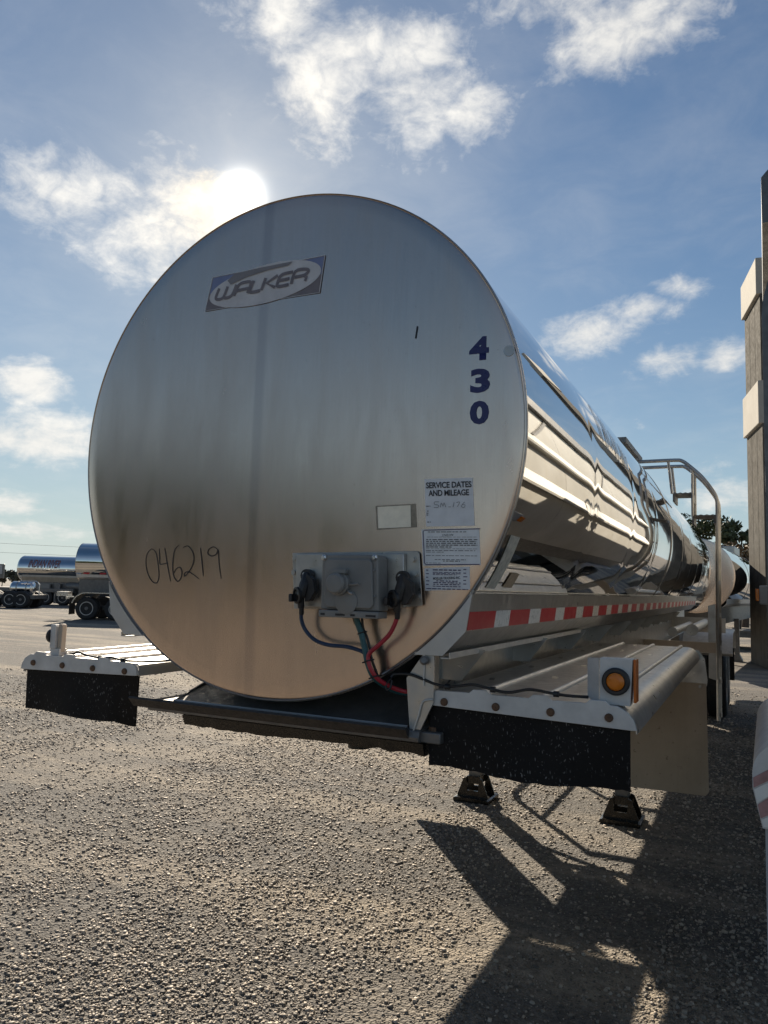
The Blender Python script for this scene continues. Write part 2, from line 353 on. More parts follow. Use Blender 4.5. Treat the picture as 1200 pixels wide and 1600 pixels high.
def spline(P, k):
    out = []; n = len(P)
    for i in range(n - 1):
        p0, p1, p2, p3 = P[max(i - 1, 0)], P[i], P[i + 1], P[min(i + 2, n - 1)]
        for j in range(k):
            t_ = j / k; out.append(.5 * ((2 * p1) + (p2 - p0) * t_ + (2 * p0 - 5 * p1 + 4 * p2 - p3) * t_ ** 2 + (3 * p1 - p0 - 3 * p2 + p3) * t_ ** 3))
    out.append(P[-1]); return out
def empty(name, loc=(0, 0, 0), rz=0, label=None, cat=None, group=None):
    o = bpy.data.objects.new(name, None); COL.objects.link(o); o.location = loc; o.rotation_euler = (0, 0, rz); o.empty_display_size = .3
    return tag(o, label, cat, group)
def tag(o, label=None, cat=None, group=None, kind=None):
    if label: o['label'] = label
    if cat: o['category'] = cat
    if group: o['group'] = group
    if kind: o['kind'] = kind
    return o
def inst(src, parent, loc=None, name=None):
    c = src.copy(); COL.objects.link(c); c.parent = parent
    if loc is not None: c.location = loc
    return c

ZC = 2.314; TR = 0.93
BULGE = .022
def yh(x, z):
    r2 = (x * x + (z - ZC) ** 2) / (TR * TR); return -BULGE * max(0, 1 - r2)
def on_head(o, off):
    # lay a flat (x, z) mesh onto the dished head, off metres proud of it
    for v in o.data.vertices: v.co.y = yh(v.co.x, v.co.z) - off - v.co.y
    o.data.update(); return o
def rect_sheet(mb, x0, x1, z0, z1, nx=6, nz=6, y=0, corners=None):
    vs = []; fs = []
    for j in range(nz + 1):
        for i in range(nx + 1):
            u, w = i / nx, j / nz
            if corners:
                a, b, c_, d_ = [Vector(q) for q in corners]  # bl br tr tl
                p = a * (1 - u) * (1 - w) + b * u * (1 - w) + c_ * u * w + d_ * (1 - u) * w
                vs.append((p.x, y, p.y))
            else: vs.append((x0 + (x1 - x0) * u, y, z0 + (z1 - z0) * w))
    for j in range(nz):
        for i in range(nx): a = j * (nx + 1) + i; fs.append((a, a + 1, a + nx + 2, a + nx + 1))
    return mb.add(vs, fs)
def ribbon(mb, pts, w, k=5, y=0, taper=False):
    P = [Vector((p[0], p[1], 0)) for p in pts]; P = spline(P, k) if k > 1 and len(P) > 2 else P; n = len(P); vs = []
    for i, p in enumerate(P):
        d = (P[min(i + 1, n - 1)] - P[max(i - 1, 0)]); d.normalize(); q = Vector((-d.y, d.x, 0))
        ww = w * (.5 if not taper else .5 * (1 - .5 * abs(2 * i / (n - 1) - 1) ** 3))
        a = p + q * ww; b = p - q * ww; vs += [(a.x, y, a.y), (b.x, y, b.y)]
    return mb.add(vs, [(2 * i, 2 * i + 1, 2 * i + 3, 2 * i + 2) for i in range(n - 1)])
def text_flat(name, s, corners, mat, parent, bold=0., y=0, shear=0, track=1.0):
    # text fitted into a quad (bl, br, tr, tl) of (x, z) points
    cu = bpy.data.curves.new('t', 'FONT'); cu.body = s; cu.offset = bold; cu.shear = shear; cu.space_character = track; cu.resolution_u = 3; cu.align_x = 'CENTER'
    ob = bpy.data.objects.new('t', cu); COL.objects.link(ob); dg = bpy.context.evaluated_depsgraph_get(); dg.update()
    me = bpy.data.meshes.new_from_object(ob.evaluated_get(dg)); bpy.data.objects.remove(ob); bpy.data.curves.remove(cu)
    xs = [v.co.x for v in me.vertices]; ys = [v.co.y for v in me.vertices]; x0, x1, y0, y1 = min(xs), max(xs), min(ys), max(ys)
    a, b, c_, d_ = [Vector((q[0], q[1])) for q in corners]
    for v in me.vertices:
        u = (v.co.x - x0) / (x1 - x0); w = (v.co.y - y0) / (y1 - y0)
        p = a * (1 - u) * (1 - w) + b * u * (1 - w) + c_ * u * w + d_ * (1 - u) * w; v.co = (p.x, y, p.y)
    me.name = name; me.materials.clear(); me.materials.append(MATS[mat])
    o = bpy.data.objects.new(name, me); COL.objects.link(o)
    if parent: o.parent = parent
    return o
def arc(cx, cz, r, a0, a1, n=10): return [(cx + r * math.cos(R_(a0 + (a1 - a0) * i / n)), cz + r * math.sin(R_(a0 + (a1 - a0) * i / n))) for i in range(n + 1)]

# ================================================================== setting
g = MB(); 
def ground():
    # finer near the trailer, out to the horizon
    ax = sorted(set([-900, -500, -250, -120, -70] + list(np.arange(-44, 20.1, 2.0)) + [30, 60, 120, 250, 500, 900]))
    ay = sorted(set([-900, -500, -250, -120, -60, -30] + list(np.arange(-16, 50.1, 2.0)) + [70, 120, 250, 500, 900]))
    vs = [(x, y, 0) for y in ay for x in ax]; nx = len(ax)
    fs = [(j * nx + i, j * nx + i + 1, (j + 1) * nx + i + 1, (j + 1) * nx + i) for j in range(len(ay) - 1) for i in range(nx - 1)]
    g.add(vs, fs)
ground(); tag(g.build('ground', 'gravel_ground', smooth=False), kind='structure')

def stones():
    # loose crushed stone round the front of the trailer, densest where one stands nearest
    n = 380000; cx, cy = 1.56, -2.3
    r = 2.2 + (17 - 2.2) * RNG.random(n) ** 1.5; a = np.radians(-68 + 88 * RNG.random(n))
    x = cx + r * np.sin(a); y = cy + r * np.cos(a)
    # vehicles have swept the stones into long rows with dusty lanes between them
    u = x * math.cos(R_(87)) + y * math.sin(R_(87)); w = -x * math.sin(R_(87)) + y * math.cos(R_(87))
    fld = np.zeros(n)
    for k in range(14):
        fw_ = .55 * 1.32 ** k; fld += np.cos(w * fw_ * 2.2 + u * fw_ * .32 * RNG.normal() + RNG.random() * 6.28 + .8 * np.sin(u * .5 * fw_ + RNG.random() * 6)) / (1 + .16 * k)
    dens = np.clip(.60 + .20 * fld, .22, 1) * np.clip((18.5 - r) / 9, .12, 1)
    keep = RNG.random(n) < dens; x, y, r = x[keep], y[keep], r[keep]; n = len(x)
    size = (.0019 + .0050 * RNG.random(n) ** 3.2) * (1 + .06 * (r - 3))
    cube = np.array([(i, j, k) for i in (-1, 1) for j in (-1, 1) for k in (-1, 1)], float)
    V = cube[None] * (1 + .55 * (RNG.random((n, 8, 3)) - .5) * 1.6)
    V *= (size[:, None] * (.7 + .75 * RNG.random((n, 3))))[:, None, :]
    V[:, :, 2] *= .72
    th = RNG.random(n) * 6.283; tl = (RNG.random(n) - .5) * .9
    c, s_ = np.cos(tl), np.sin(tl); z2 = V[:, :, 2] * c[:, None] + V[:, :, 0] * s_[:, None]; x2 = V[:, :, 0] * c[:, None] - V[:, :, 2] * s_[:, None]
    c, s_ = np.cos(th), np.sin(th); x3 = x2 * c[:, None] - V[:, :, 1] * s_[:, None]; y3 = x2 * s_[:, None] + V[:, :, 1] * c[:, None]
    P = np.stack([x3 + x[:, None], y3 + y[:, None], z2 + (size * .35)[:, None]], -1).reshape(-1, 3)
    q = np.array([(0, 1, 3, 2), (4, 6, 7, 5), (0, 4, 5, 1), (2, 3, 7, 6), (0, 2, 6, 4), (1, 5, 7, 3)])
    F = (q[None] + 8 * np.arange(n)[:, None, None]).reshape(-1, 4)
    me = bpy.data.meshes.new('loose_gravel'); me.vertices.add(len(P)); me.vertices.foreach_set('co', P.ravel())
    me.loops.add(F.size); me.loops.foreach_set('vertex_index', F.ravel().astype(np.int32))
    me.polygons.add(len(F)); me.polygons.foreach_set('loop_start', np.arange(0, F.size, 4, dtype=np.int32)); me.polygons.foreach_set('loop_total', np.full(len(F), 4, np.int32))
    at = me.color_attributes.new('stone', 'FLOAT_COLOR', 'POINT')
    b = .11 + .40 * RNG.random(n) ** 1.6; w = RNG.random(n) * .10
    colr = np.stack([b * (1.04 + w), b * (.92 + w * .25), b * (.78 - w * .4), np.ones(n)], -1)
    at.data.foreach_set('color', np.repeat(colr, 8, 0).ravel().astype(np.float32))
    me.update(); me.validate(); me.materials.append(MATS['gravel_stone'])
    o = bpy.data.objects.new('loose_gravel', me); COL.objects.link(o)
    tag(o, 'loose grey-beige crushed stone scattered over the lot', 'gravel', kind='stuff')
stones()

# ================================================================== shared wheel
def tyre_profile(R, w): return [(R * .60, -w * .42), (R * .72, -w * .5), (R * .90, -w * .5), (R * .965, -w * .44), (R, -w * .34), (R, -w * .02), (R * .97, -w * .015), (R * .97, w * .015), (R, w * .02), (R, w * .34), (R * .965, w * .44), (R * .90, w * .5), (R * .72, w * .5), (R * .60, w * .42)]
WHEEL_ME = {}
def wheel(parent, x, y, side, R=.5, w=.27):
    # a pair of dual tyres seen as one wheel: outer tyre with rim and hub, inner tyre behind it
    if 'tyre' not in WHEEL_ME:
        a = MB().lathe(tyre_profile(R, w), (0, 0, 0), (1, 0, 0), 40); WHEEL_ME['tyre'] = a.build('wheel', 'tyre_rubber')
        b = MB().lathe([(R * .62, .10), (R * .60, .128), (R * .55, .128), (R * .52, .07), (R * .46, .055), (R * .30, .045), (R * .28, .07), (R * .0, .07)], (0, 0, 0), (1, 0, 0), 32)
        for k in range(8):
            q = k * math.pi / 4; b.cyl((.05, .36 * R * 1.1 * math.cos(q), .36 * R * 1.1 * math.sin(q)), (.085, .36 * R * 1.1 * math.cos(q), .36 * R * 1.1 * math.sin(q)), .022, n=8)
        WHEEL_ME['rim'] = b.build('rim', 'aluminium_pale')
        c = MB().lathe([(.085, .05), (.085, .11), (.07, .13), (.0, .135)], (0, 0, 0), (1, 0, 0), 20); WHEEL_ME['hub'] = c.build('hub', 'dark_steel')
        ty, rm, hb = WHEEL_ME['tyre'], WHEEL_ME['rim'], WHEEL_ME['hub']
        first = True
    else: first = False
    def get(k):
        s = WHEEL_ME[k]
        if first: return s
        c = s.copy(); COL.objects.link(c); return c
    ty = get('tyre'); ty.parent = parent; ty.location = (x, y, R); ty.rotation_euler = (0, 0, 0 if side > 0 else math.pi)
    for k in ('rim', 'hub'):
        o = get(k); o.parent = ty; o.location = (.0, 0, 0)
    t2 = WHEEL_ME['tyre'].copy(); COL.objects.link(t2); t2.name = 'inner_wheel'; t2.parent = parent; t2.location = (x - side * .32, y, R); t2.rotation_euler = (0, 0, 0)
    return ty

# ================================================================== the near tank trailer
T = empty('tank_trailer', (0, 0, 0), 0, 'long polished steel tank trailer with brushed round front and blue number 430', 'trailer')
TL = 15.0
SEAMS = [1.25, 2.52, 3.75, 5.0, 6.3, 7.5, 8.8, 10.0, 11.3, 12.6, 13.8]
def tank_shell():
    ny, na = 420, 180; vs = np.zeros((ny + 1, na, 3))
    ys = np.linspace(0.0, TL, ny + 1); th = np.linspace(0, 2 * np.pi, na, endpoint=False)
    rr = np.full((ny + 1, na), TR)
    ph = RNG.random(40) * 6.28
    for k in range(14):
        m = 1 + k % 5; f = .55 + .33 * k; rr += .0003 / (1 + .25 * k) * np.cos(m * th[None] + ph[k]) * np.cos(f * ys[:, None] + ph[k + 20])
    for s in SEAMS:
        d = (ys - s)[:, None]; rr += -.0005 * np.exp(-(d / .04) ** 2) * (1 + .5 * np.cos(3 * th[None] + s * 5))
        rr += .00016 * np.exp(-((np.abs(d) - .15) / .08) ** 2)
    vs[..., 0] = rr * np.cos(th)[None]; vs[..., 1] = ys[:, None]; vs[..., 2] = ZC + rr * np.sin(th)[None]
    m = MB(); i = np.arange(na); fs = []
    for j in range(ny): fs += [(j * na + a, j * na + (a + 1) % na, (j + 1) * na + (a + 1) % na, (j + 1) * na + a) for a in range(na)]
    m.add(vs.reshape(-1, 3).tolist(), fs); m.f.append(tuple(ny * na + a for a in range(na)))
    return m.build('tank_shell', 'polished_steel', T)
shell = tank_shell()
m = MB()
for s_ in (4.95,): m.lathe([(TR + .001, 0), (TR + .004, .004), (TR + .004, .05), (TR + .001, .054)], (0, s_, ZC), (0, 1, 0), 120)
m.build('band', 'bare_steel', shell)
m = MB(); prof = [(0, -BULGE)] + [(TR * k / 16, -BULGE * (1 - (k / 16) ** 2)) for k in range(1, 16)] + [(TR - .012, -.0004), (TR - .004, .002), (TR + .002, .008), (TR + .002, .03)]
m.lathe(prof, (0, 0, ZC), (0, 1, 0), 160); m.f = [f for f in m.f if len(f) == 4]
head = m.build('front_head', 'brushed_steel', T)
m = MB().lathe([(TR + .0022, .010), (TR + .0050, .012), (TR + .0050, .022), (TR + .0022, .024)], (0, 0, ZC), (0, 1, 0), 160); m.build('rim_trim', 'bare_steel', head)
m = MB(); ribbon(m, [(.560, 2.672), (.559, 2.66), (.557, 2.648), (.555, 2.63)], .006, 3); on_head(m.build('scratch', 'ink_black', head), .0015)
m = MB().lathe([(.0, -.004), (.012, -.002), (.018, .002)], (.876, .0, 2.555), (0, 1, 0), 14); on_head(m.build('dent', 'bare_steel', head), .000)

# --- decals on the head
Q = lambda a, b, c, d: (a, b, c, d)
logo_c = [(-.344, 2.844), (.175, 2.843), (.190, 2.984), (-.318, 2.979)]
def logo_map(u, w):
    a, b, c_, d_ = [Vector(q) for q in logo_c]; p = a * (1 - u) * (1 - w) + b * u * (1 - w) + c_ * u * w + d_ * (1 - u) * w; return (p.x, p.y)
m = MB(); rect_sheet(m, 0, 0, 0, 0, 10, 5, 0, logo_c); logo = on_head(m.build('logo_decal', 'decal_grey', T, smooth=False), .0015)
def logo_part(name, uvs, mat, off):
    m = MB(); n = len(uvs); m.add([(logo_map(*q)[0], 0, logo_map(*q)[1]) for q in uvs], [tuple(range(n))]); return on_head(m.build(name, mat, logo, smooth=False), off)
def ell(u0, w0, a, b, t0, t1, n=24, rot=0.0):
    return [(u0 + a * math.cos(R_(t0 + (t1 - t0) * i / n)), w0 + b * math.sin(R_(t0 + (t1 - t0) * i / n)) + rot * a * math.cos(R_(t0 + (t1 - t0) * i / n))) for i in range(n + 1)]
logo_part('blue_field', [(.01, .5), (.99, .5), (.99, .975), (.01, .975)], 'decal_blue', .0025)
logo_part('dark_field', [(.01, .025), (.99, .025), (.99, .497), (.01, .497)], 'decal_dark', .0025)
logo_part('white_oval', ell(.5, .5, .485, .56, 0, 360, 48, .16)[:-1], 'decal_white', .0035)
for (u0, u1, w0, w1) in ((.0, 1., .985, 1.), (.0, 1., 0., .015), (0., .006, .016, .984), (.994, 1., .016, .984)):
    logo_part('border', [(u0, w0), (u1, w0), (u1, w1), (u0, w1)], 'decal_white', .0042)
def glyphs():
    # letters as thick strokes on a unit box, sheared like the sign
    G = [('letter', [[(0, 1), (0, .25), (.15, 0), (.38, 0), (.46, .2), (.46, 1)], [(.46, .2), (.55, 0), (.80, 0), (.93, .25), (.93, 1)]], 1.05),
         ('letter', [[(0, 0), (0, .7), (.12, 1), (.55, 1), (.7, .75), (.7, 0)], [(0, .42), (.7, .42)]], .80),
         ('letter', [[(0, 1), (0, .2), (.12, 0), (.55, 0)]], .62),
         ('letter', [[(0, 1), (0, 0)], [(.62, 1), (.15, .52), (.70, 0)]], .76),
         ('letter', [[(.62, 1), (.15, 1), (0, .8), (0, .2), (.15, 0), (.62, 0)], [(0, .5), (.55, .5)]], .74),
         ('letter', [[(0, 0), (0, 1), (.5, 1), (.68, .78), (.52, .52), (.05, .52)], [(.5, .52), (.68, .3), (.68, 0)]], .74)]
    tot = sum(q[2] for q in G); u = .085; W = .80
    for nm, strokes, adv in G:
        m = MB()
        for si, st in enumerate(strokes):
            pts = [logo_map(u + (p[0] / tot) * W + .02 * (p[1] - .5), .335 + .33 * p[1] + .12 * (u + p[0] / tot * W - .5)) for p in st]
            ribbon(m, pts, .0125, 4 if len(pts) > 3 else 1, y=.0002 * si)
        on_head(m.build(nm, 'decal_dark', logo, smooth=False), .0050); u += adv / tot * W
glyphs()
# worn film over the middle of the decal
m = MB(); worn = [logo_map(u, w) for u, w in [(.20, .66), (.34, .80), (.52, .88), (.70, .90), (.73, .99), (.45, .992), (.22, .97), (.16, .80)]]
m.add([(p[0], 0, p[1]) for p in worn], [tuple(range(len(worn)))]); on_head(m.build('worn_patch', 'decal_grey', logo, smooth=False), .0058)

for ch, (x0, x1, z0, z1) in (('4', (.744, .810, 2.533, 2.612)), ('3', (.750, .816, 2.425, 2.505)), ('0', (.750, .814, 2.321, 2.399))):
    o = text_flat('digit', ch, [(x0, z0), (x1, z0), (x1, z1), (x0, z1)], 'number_blue', T, .045); on_head(o, .0015)
hand = [[(-.547,1.917),(-.569,1.897),(-.574,1.86),(-.561,1.818),(-.537,1.79),(-.513,1.785),(-.504,1.811),(-.51,1.852),(-.521,1.894),(-.536,1.912),(-.551,1.9155)],
 [(-.508,1.917),(-.504,1.881),(-.499,1.857),(-.46,1.863)],[(-.48,1.92),(-.465,1.861),(-.444,1.791)],
 [(-.409,1.93),(-.43,1.911),(-.437,1.861),(-.431,1.817),(-.411,1.793),(-.394,1.805),(-.39,1.83),(-.401,1.846),(-.419,1.839),(-.43,1.821)],
 [(-.389,1.921),(-.366,1.927),(-.344,1.909),(-.334,1.879),(-.345,1.845),(-.372,1.814),(-.378,1.822),(-.362,1.83),(-.338,1.822),(-.306,1.804)],
 [(-.305,1.921),(-.297,1.879),(-.286,1.815)],
 [(-.222,1.913),(-.242,1.924),(-.264,1.915),(-.268,1.899),(-.25,1.89),(-.229,1.897),(-.221,1.912),(-.215,1.864),(-.203,1.807)]]
hw = MB()
for i, s_ in enumerate(hand): ribbon(hw, s_, .0042, 6, y=.0001 * i, taper=True)
o = on_head(hw.build('handwritten_number', 'marker_ink', T, smooth=False), .0012); o['label'] = 'number 046219 written in marker pen'

def sheet(name, corners, mat, off=.0012, n=4):
    m = MB(); rect_sheet(m, 0, 0, 0, 0, n, n, 0, corners); return on_head(m.build(name, mat, T, smooth=False), off)
def lines(parent, rows, mat, off=.0026):
    # rows of small print: (x0, x1, z, height, gap chance)
    for (x0, x1, z, h) in rows:
        m = MB(); x = x0
        while x < x1:
            w = random.uniform(.006, .018); xe = min(x + w, x1)
            m.add([(x, 0, z), (xe, 0, z), (xe, 0, z + h), (x, 0, z + h)], [(0, 1, 2, 3)]); x = xe + random.uniform(.002, .005)
        on_head(m.build('print_line', mat, parent, smooth=False), off)
sv = sheet('service_sheet', [(.608, 1.993), (.772, 1.995), (.763, 2.149), (.599, 2.149)], 'sticker_grey')
for s_, z0, z1, x0, x1 in (('SERVICE DATES', 2.118, 2.138, .605, .760), ('AND MILEAGE', 2.092, 2.112, .614, .752)):
    on_head(text_flat('lettering', s_, [(x0 + .001, z0), (x1 + .001, z0), (x1, z1), (x0, z1)], 'ink_black', sv, .022, track=.95), .0026)
m = MB()
for st in ([(.652, 2.073), (.636, 2.073), (.637, 2.065), (.650, 2.062), (.648, 2.055), (.634, 2.055)], [(.657, 2.055), (.659, 2.070), (.666, 2.058), (.669, 2.070), (.675, 2.055)], [(.684, 2.056), (.692, 2.056)], [(.700, 2.055), (.703, 2.071)], [(.711, 2.070), (.722, 2.071), (.714, 2.056)], [(.738, 2.071), (.727, 2.058), (.736, 2.053), (.740, 2.061), (.730, 2.063)]):
    ribbon(m, st, .0016, 3)
on_head(m.build('pen_writing', 'ink_grey', sv, smooth=False), .0026)
lines(sv, [(.607, .622, 2.058, .003), (.611, .616, 2.042, .003), (.609, .617, 2.035, .003), (.609, .615, 2.029, .003), (.612, .624, 2.006, .003)], 'ink_grey')
rg = sheet('registration_sheet', [(.600, 1.865), (.783, 1.869), (.797, 1.900), (.792, 1.972), (.782, 1.987), (.592, 1.984)][0:1] + [(.793, 1.870), (.787, 1.987), (.592, 1.984)], 'sticker_white')
m = MB()
fr = [(.790, 1.985), (.602, 1.981), (.598, 1.976), (.605, 1.874), (.610, 1.869), (.790, 1.872)]; ribbon(m, fr, .0028, 1); on_head(m.build('frame_line', 'ink_purple', rg, smooth=False), .0026)
on_head(text_flat('lettering', '2742194', [(.662, 1.9605), (.702, 1.9620), (.702, 1.969), (.662, 1.9675)], 'ink_black', rg, 0, shear=.3), .0028)
lines(rg, [(.615, .745, 1.974, .0025), (.612, .78, 1.958, .0012), (.609, .782, 1.949, .0032), (.609, .778, 1.943, .0032), (.609, .782, 1.937, .0032), (.609, .782, 1.931, .0032), (.609, .70, 1.925, .0032), (.609, .782, 1.9205, .001), (.609, .775, 1.914, .0022), (.609, .67, 1.909, .0018), (.609, .785, 1.898, .0018), (.64, .745, 1.885, .0022), (.668, .725, 1.880, .0028), (.61, .66, 1.874, .0015)], 'ink_grey')
ip = sheet('inspection_label', [(.608, 1.785), (.759, 1.793), (.757, 1.865), (.604, 1.857)], 'sticker_grey')
on_head(text_flat('lettering', 'MOELLER TRUCKING INC.', [(.635, 1.8205), (.727, 1.8255), (.727, 1.8335), (.635, 1.8285)], 'ink_black', ip, .02), .0026)
lines(ip, [(.634, .728, 1.851, .0035), (.634, .728, 1.844, .0018), (.634, .728, 1.8405, .0018), (.634, .715, 1.837, .0018), (.646, .718, 1.8160, .003), (.636, .728, 1.8105, .003), (.636, .728, 1.805, .003), (.634, .728, 1.7990, .0025), (.612, .752, 1.7905, .003)] + [(.611, .622, 1.850 - .0115 * k, .0028) for k in range(5)] + [(.737, .750, 1.854 - .0115 * k, .0028) for k in range(5)], 'ink_purple')
pt = sheet('sticker_residue', [(.431, 1.983), (.576, 1.991), (.570, 2.069), (.424, 2.064)], 'glue_dark', .0008)
pt['label'] = 'torn remains of a removed sticker'
m = MB(); rect_sheet(m, 0, 0, 0, 0, 3, 3, 0, [(.437, 1.988), (.555, 1.992), (.552, 2.064), (.432, 2.060)]); on_head(m.build('clean_patch', 'glue_residue', pt, smooth=False), .0020)

# --- connection plate, junction box, glad hands, hoses
m = MB(); m.prism([(.106, 1.903), (.582, 1.912), (.590, 1.905), (.605, 1.737), (.468, 1.720), (.121, 1.709)], -.022, -.018)
m.add([], [])
pl = m.build('connection_plate', 'bare_steel', T, bevel=.001)
m = MB(); m.prism([(.135, 1.900), (.545, 1.904), (.552, 1.728), (.145, 1.715)], -.045, -.023); m.build('raised_face', 'bare_steel', pl, bevel=.003)
for (x, z) in ((.120, 1.885), (.118, 1.835), (.570, 1.885), (.580, 1.838), (.588, 1.765), (.60, 1.8)):
    if x > .595: continue
    m = MB().lathe([(.012, 0), (.012, .003), (.008, .003), (.008, .009), (0, .009)], (x, -.022, z), (0, -1, 0), 12); m.build('bolt', 'bare_steel', pl)
jb = MB(); jb.prism([(.283, 1.715), (.283, 1.888), (.29, 1.895), (.478, 1.895), (.488, 1.885), (.497, 1.715)], -.118, -.045)
jbo = jb.build('junction_box', 'grey_plastic', T, bevel=.006)
m = MB(); m.prism([(.300, 1.735), (.300, 1.868), (.312, 1.880), (.462, 1.880), (.472, 1.868), (.480, 1.735), (.470, 1.722), (.312, 1.722)], -.128, -.119); m.build('lid', 'grey_plastic', jbo, bevel=.004)
m = MB(); m.prism([(.284, 1.690), (.500, 1.692), (.500, 1.7135), (.284, 1.7135)], -.130, -.060); m.build('lower_flange', 'grey_plastic', jbo, bevel=.003)
for k in range(4):
    x = .292 + .055 * k; m = MB().box(x, x + (.035 if k % 2 else .016), -.1315, -.1305, 1.697, 1.7035); m.build('slot', 'black_plastic', jbo, smooth=False)
m = MB().lathe([(.038, 0), (.038, .020), (.033, .022), (.033, .040), (.028, .046), (.0, .048)], (.362, -.128, 1.800), (0, -1, 0), 28); m.box(.342, .392, -.155, -.132, 1.832, 1.846)
m.build('socket_cap', 'grey_plastic', jbo, bevel=.0015)
m = MB().tube([(.395, -.140, 1.797), (.415, -.146, 1.798), (.438, -.148, 1.801)], .004, 6); m.build('cap_lever', 'grey_plastic', jbo)
m = MB().tube([(.392, -.138, 1.780), (.402, -.142, 1.772), (.412, -.140, 1.768)], .004, 6); m.build('cap_spring', 'bare_steel', jbo)
m = MB().lathe([(.040, 0), (.040, .003), (.034, .005), (0, .006)], (.385, -.1285, 1.742), (0, -1, 0), 24); m.build('round_boss', 'grey_plastic', jbo)
for (x, z) in ((.292, 1.884), (.478, 1.886)):
    m = MB().lathe([(.010, 0), (.010, .006), (.006, .009), (0, .009)], (x, -.118, z), (0, -1, 0), 6); m.build('bolt', 'steel_rim', jbo)
for (x, z) in ((.470, 1.842), (.476, 1.760)):
    m = MB().box(x, x + .010, -.124, -.118, z, z + .006); m.build('latch', 'grey_dark_plastic', jbo)
def glad_hand(x, z, s, mat, seal):
    m = MB()
    m.cyl((x, -.045, z + .045), (x, -.075, z + .045), .026, n=16)           # swivel base on the plate
    m.tube([(x, -.065, z + .05), (x + s * .004, -.085, z + .01), (x - s * .008, -.090, z - .045), (x - s * .012, -.080, z - .085)], [.020] * 6 + [.022] * 6 + [.014] * 7, 10)
    m.cyl((x - s * .012, -.078, z - .085), (x - s * .014, -.072, z - .112), .011, n=8)
    m.prism([(x + s * .012, z + .055), (x + s * .045, z + .030), (x + s * .055, z - .020), (x + s * .034, z - .055), (x + s * .010, z - .060)], -.092, -.060)
    o = m.build('glad_hand', mat, T, bevel=.002)
    q = MB().lathe([(.034, 0), (.034, .012), (.026, .014), (.020, .008), (.0, .008)], (x - s * .018, -.092, z - .035), (-s * .55, -.83, -.1), 20); q.build('coupling_face', seal, o)
    q = MB().lathe([(.008, 0), (.008, .006), (0, .007)], (x - s * .004, -.078, z + .050), (0, -1, 0), 6); q.build('bolt', 'bare_steel', o)
    q = MB().box(x - s * .055, x - s * .040, -.112, -.088, z - .062, z - .030); q.build('detent_tab', mat, o, bevel=.003)
    for q in [o] + list(o.children):
        for v in q.data.vertices: v.co = Vector((x, -.075, z - .02)) + (v.co - Vector((x, -.075, z - .02))) * .84
    return o
g1 = glad_hand(.196, 1.790, 1, 'black_plastic', 'wire_black'); g1['label'] = 'black glad hand coupling on the blue hose'
g2 = glad_hand(.553, 1.790, 1, 'black_iron', 'wire_black'); g2['label'] = 'rusty glad hand coupling on the red hose'
def hose(name, xz, r, mat, y0=-.06):
    pts = [(x, y0 + (-.072 - y0) * min(1, max(0, (z - 1.63) / .06)) + .11 * min(1, max(0, (1.52 - z) / .07)) ** 1.5, z) for (x, z) in xz]
    return MB().tube(pts, r, 10, 6).build(name, mat, T)
hose('air_hose', [(.184, 1.702), (.181, 1.676), (.190, 1.641), (.224, 1.61), (.277, 1.595), (.346, 1.593), (.392, 1.585), (.415, 1.577), (.427, 1.560), (.434, 1.543), (.446, 1.505), (.468, 1.468), (.505, 1.444), (.575, 1.446)], .0068, 'hose_blue', -.050)['label'] = 'blue air hose'
hose('electric_cable', [(.393, 1.700), (.396, 1.680), (.408, 1.644), (.423, 1.593), (.437, 1.543), (.453, 1.501), (.474, 1.468), (.509, 1.448), (.580, 1.450)], .0105, 'hose_teal', -.062)['label'] = 'teal electric cable'
hose('air_hose', [(.541, 1.702), (.532, 1.674), (.514, 1.641), (.48, 1.608), (.45, 1.583), (.4425, 1.563), (.452, 1.532), (.469, 1.499), (.494, 1.47), (.528, 1.455), (.585, 1.459)], .0072, 'hose_red', -.074)['label'] = 'red air hose'
hose('thin_cable', [(.413, 1.700), (.414, 1.66), (.424, 1.629), (.437, 1.59), (.4455, 1.555), (.462, 1.50)], .0045, 'wire_black', -.052)
hose('thin_cable', [(.380, 1.700), (.386, 1.676), (.398, 1.655), (.408, 1.62)], .004, 'dull_brown', -.060)
for (x, z, r, y) in ((.411, 1.642, .015, -.060), (.438, 1.553, .019, -.064), (.461, 1.504, .021, -.055)):
    q = [(x + r * math.cos(a) , y + r * 1.0 * math.sin(a), z + .35 * r * math.cos(a)) for a in np.linspace(0, 6.283, 13)]
    MB().tube(q, .0022, 6, 3).build('cable_tie', 'wire_black', T)

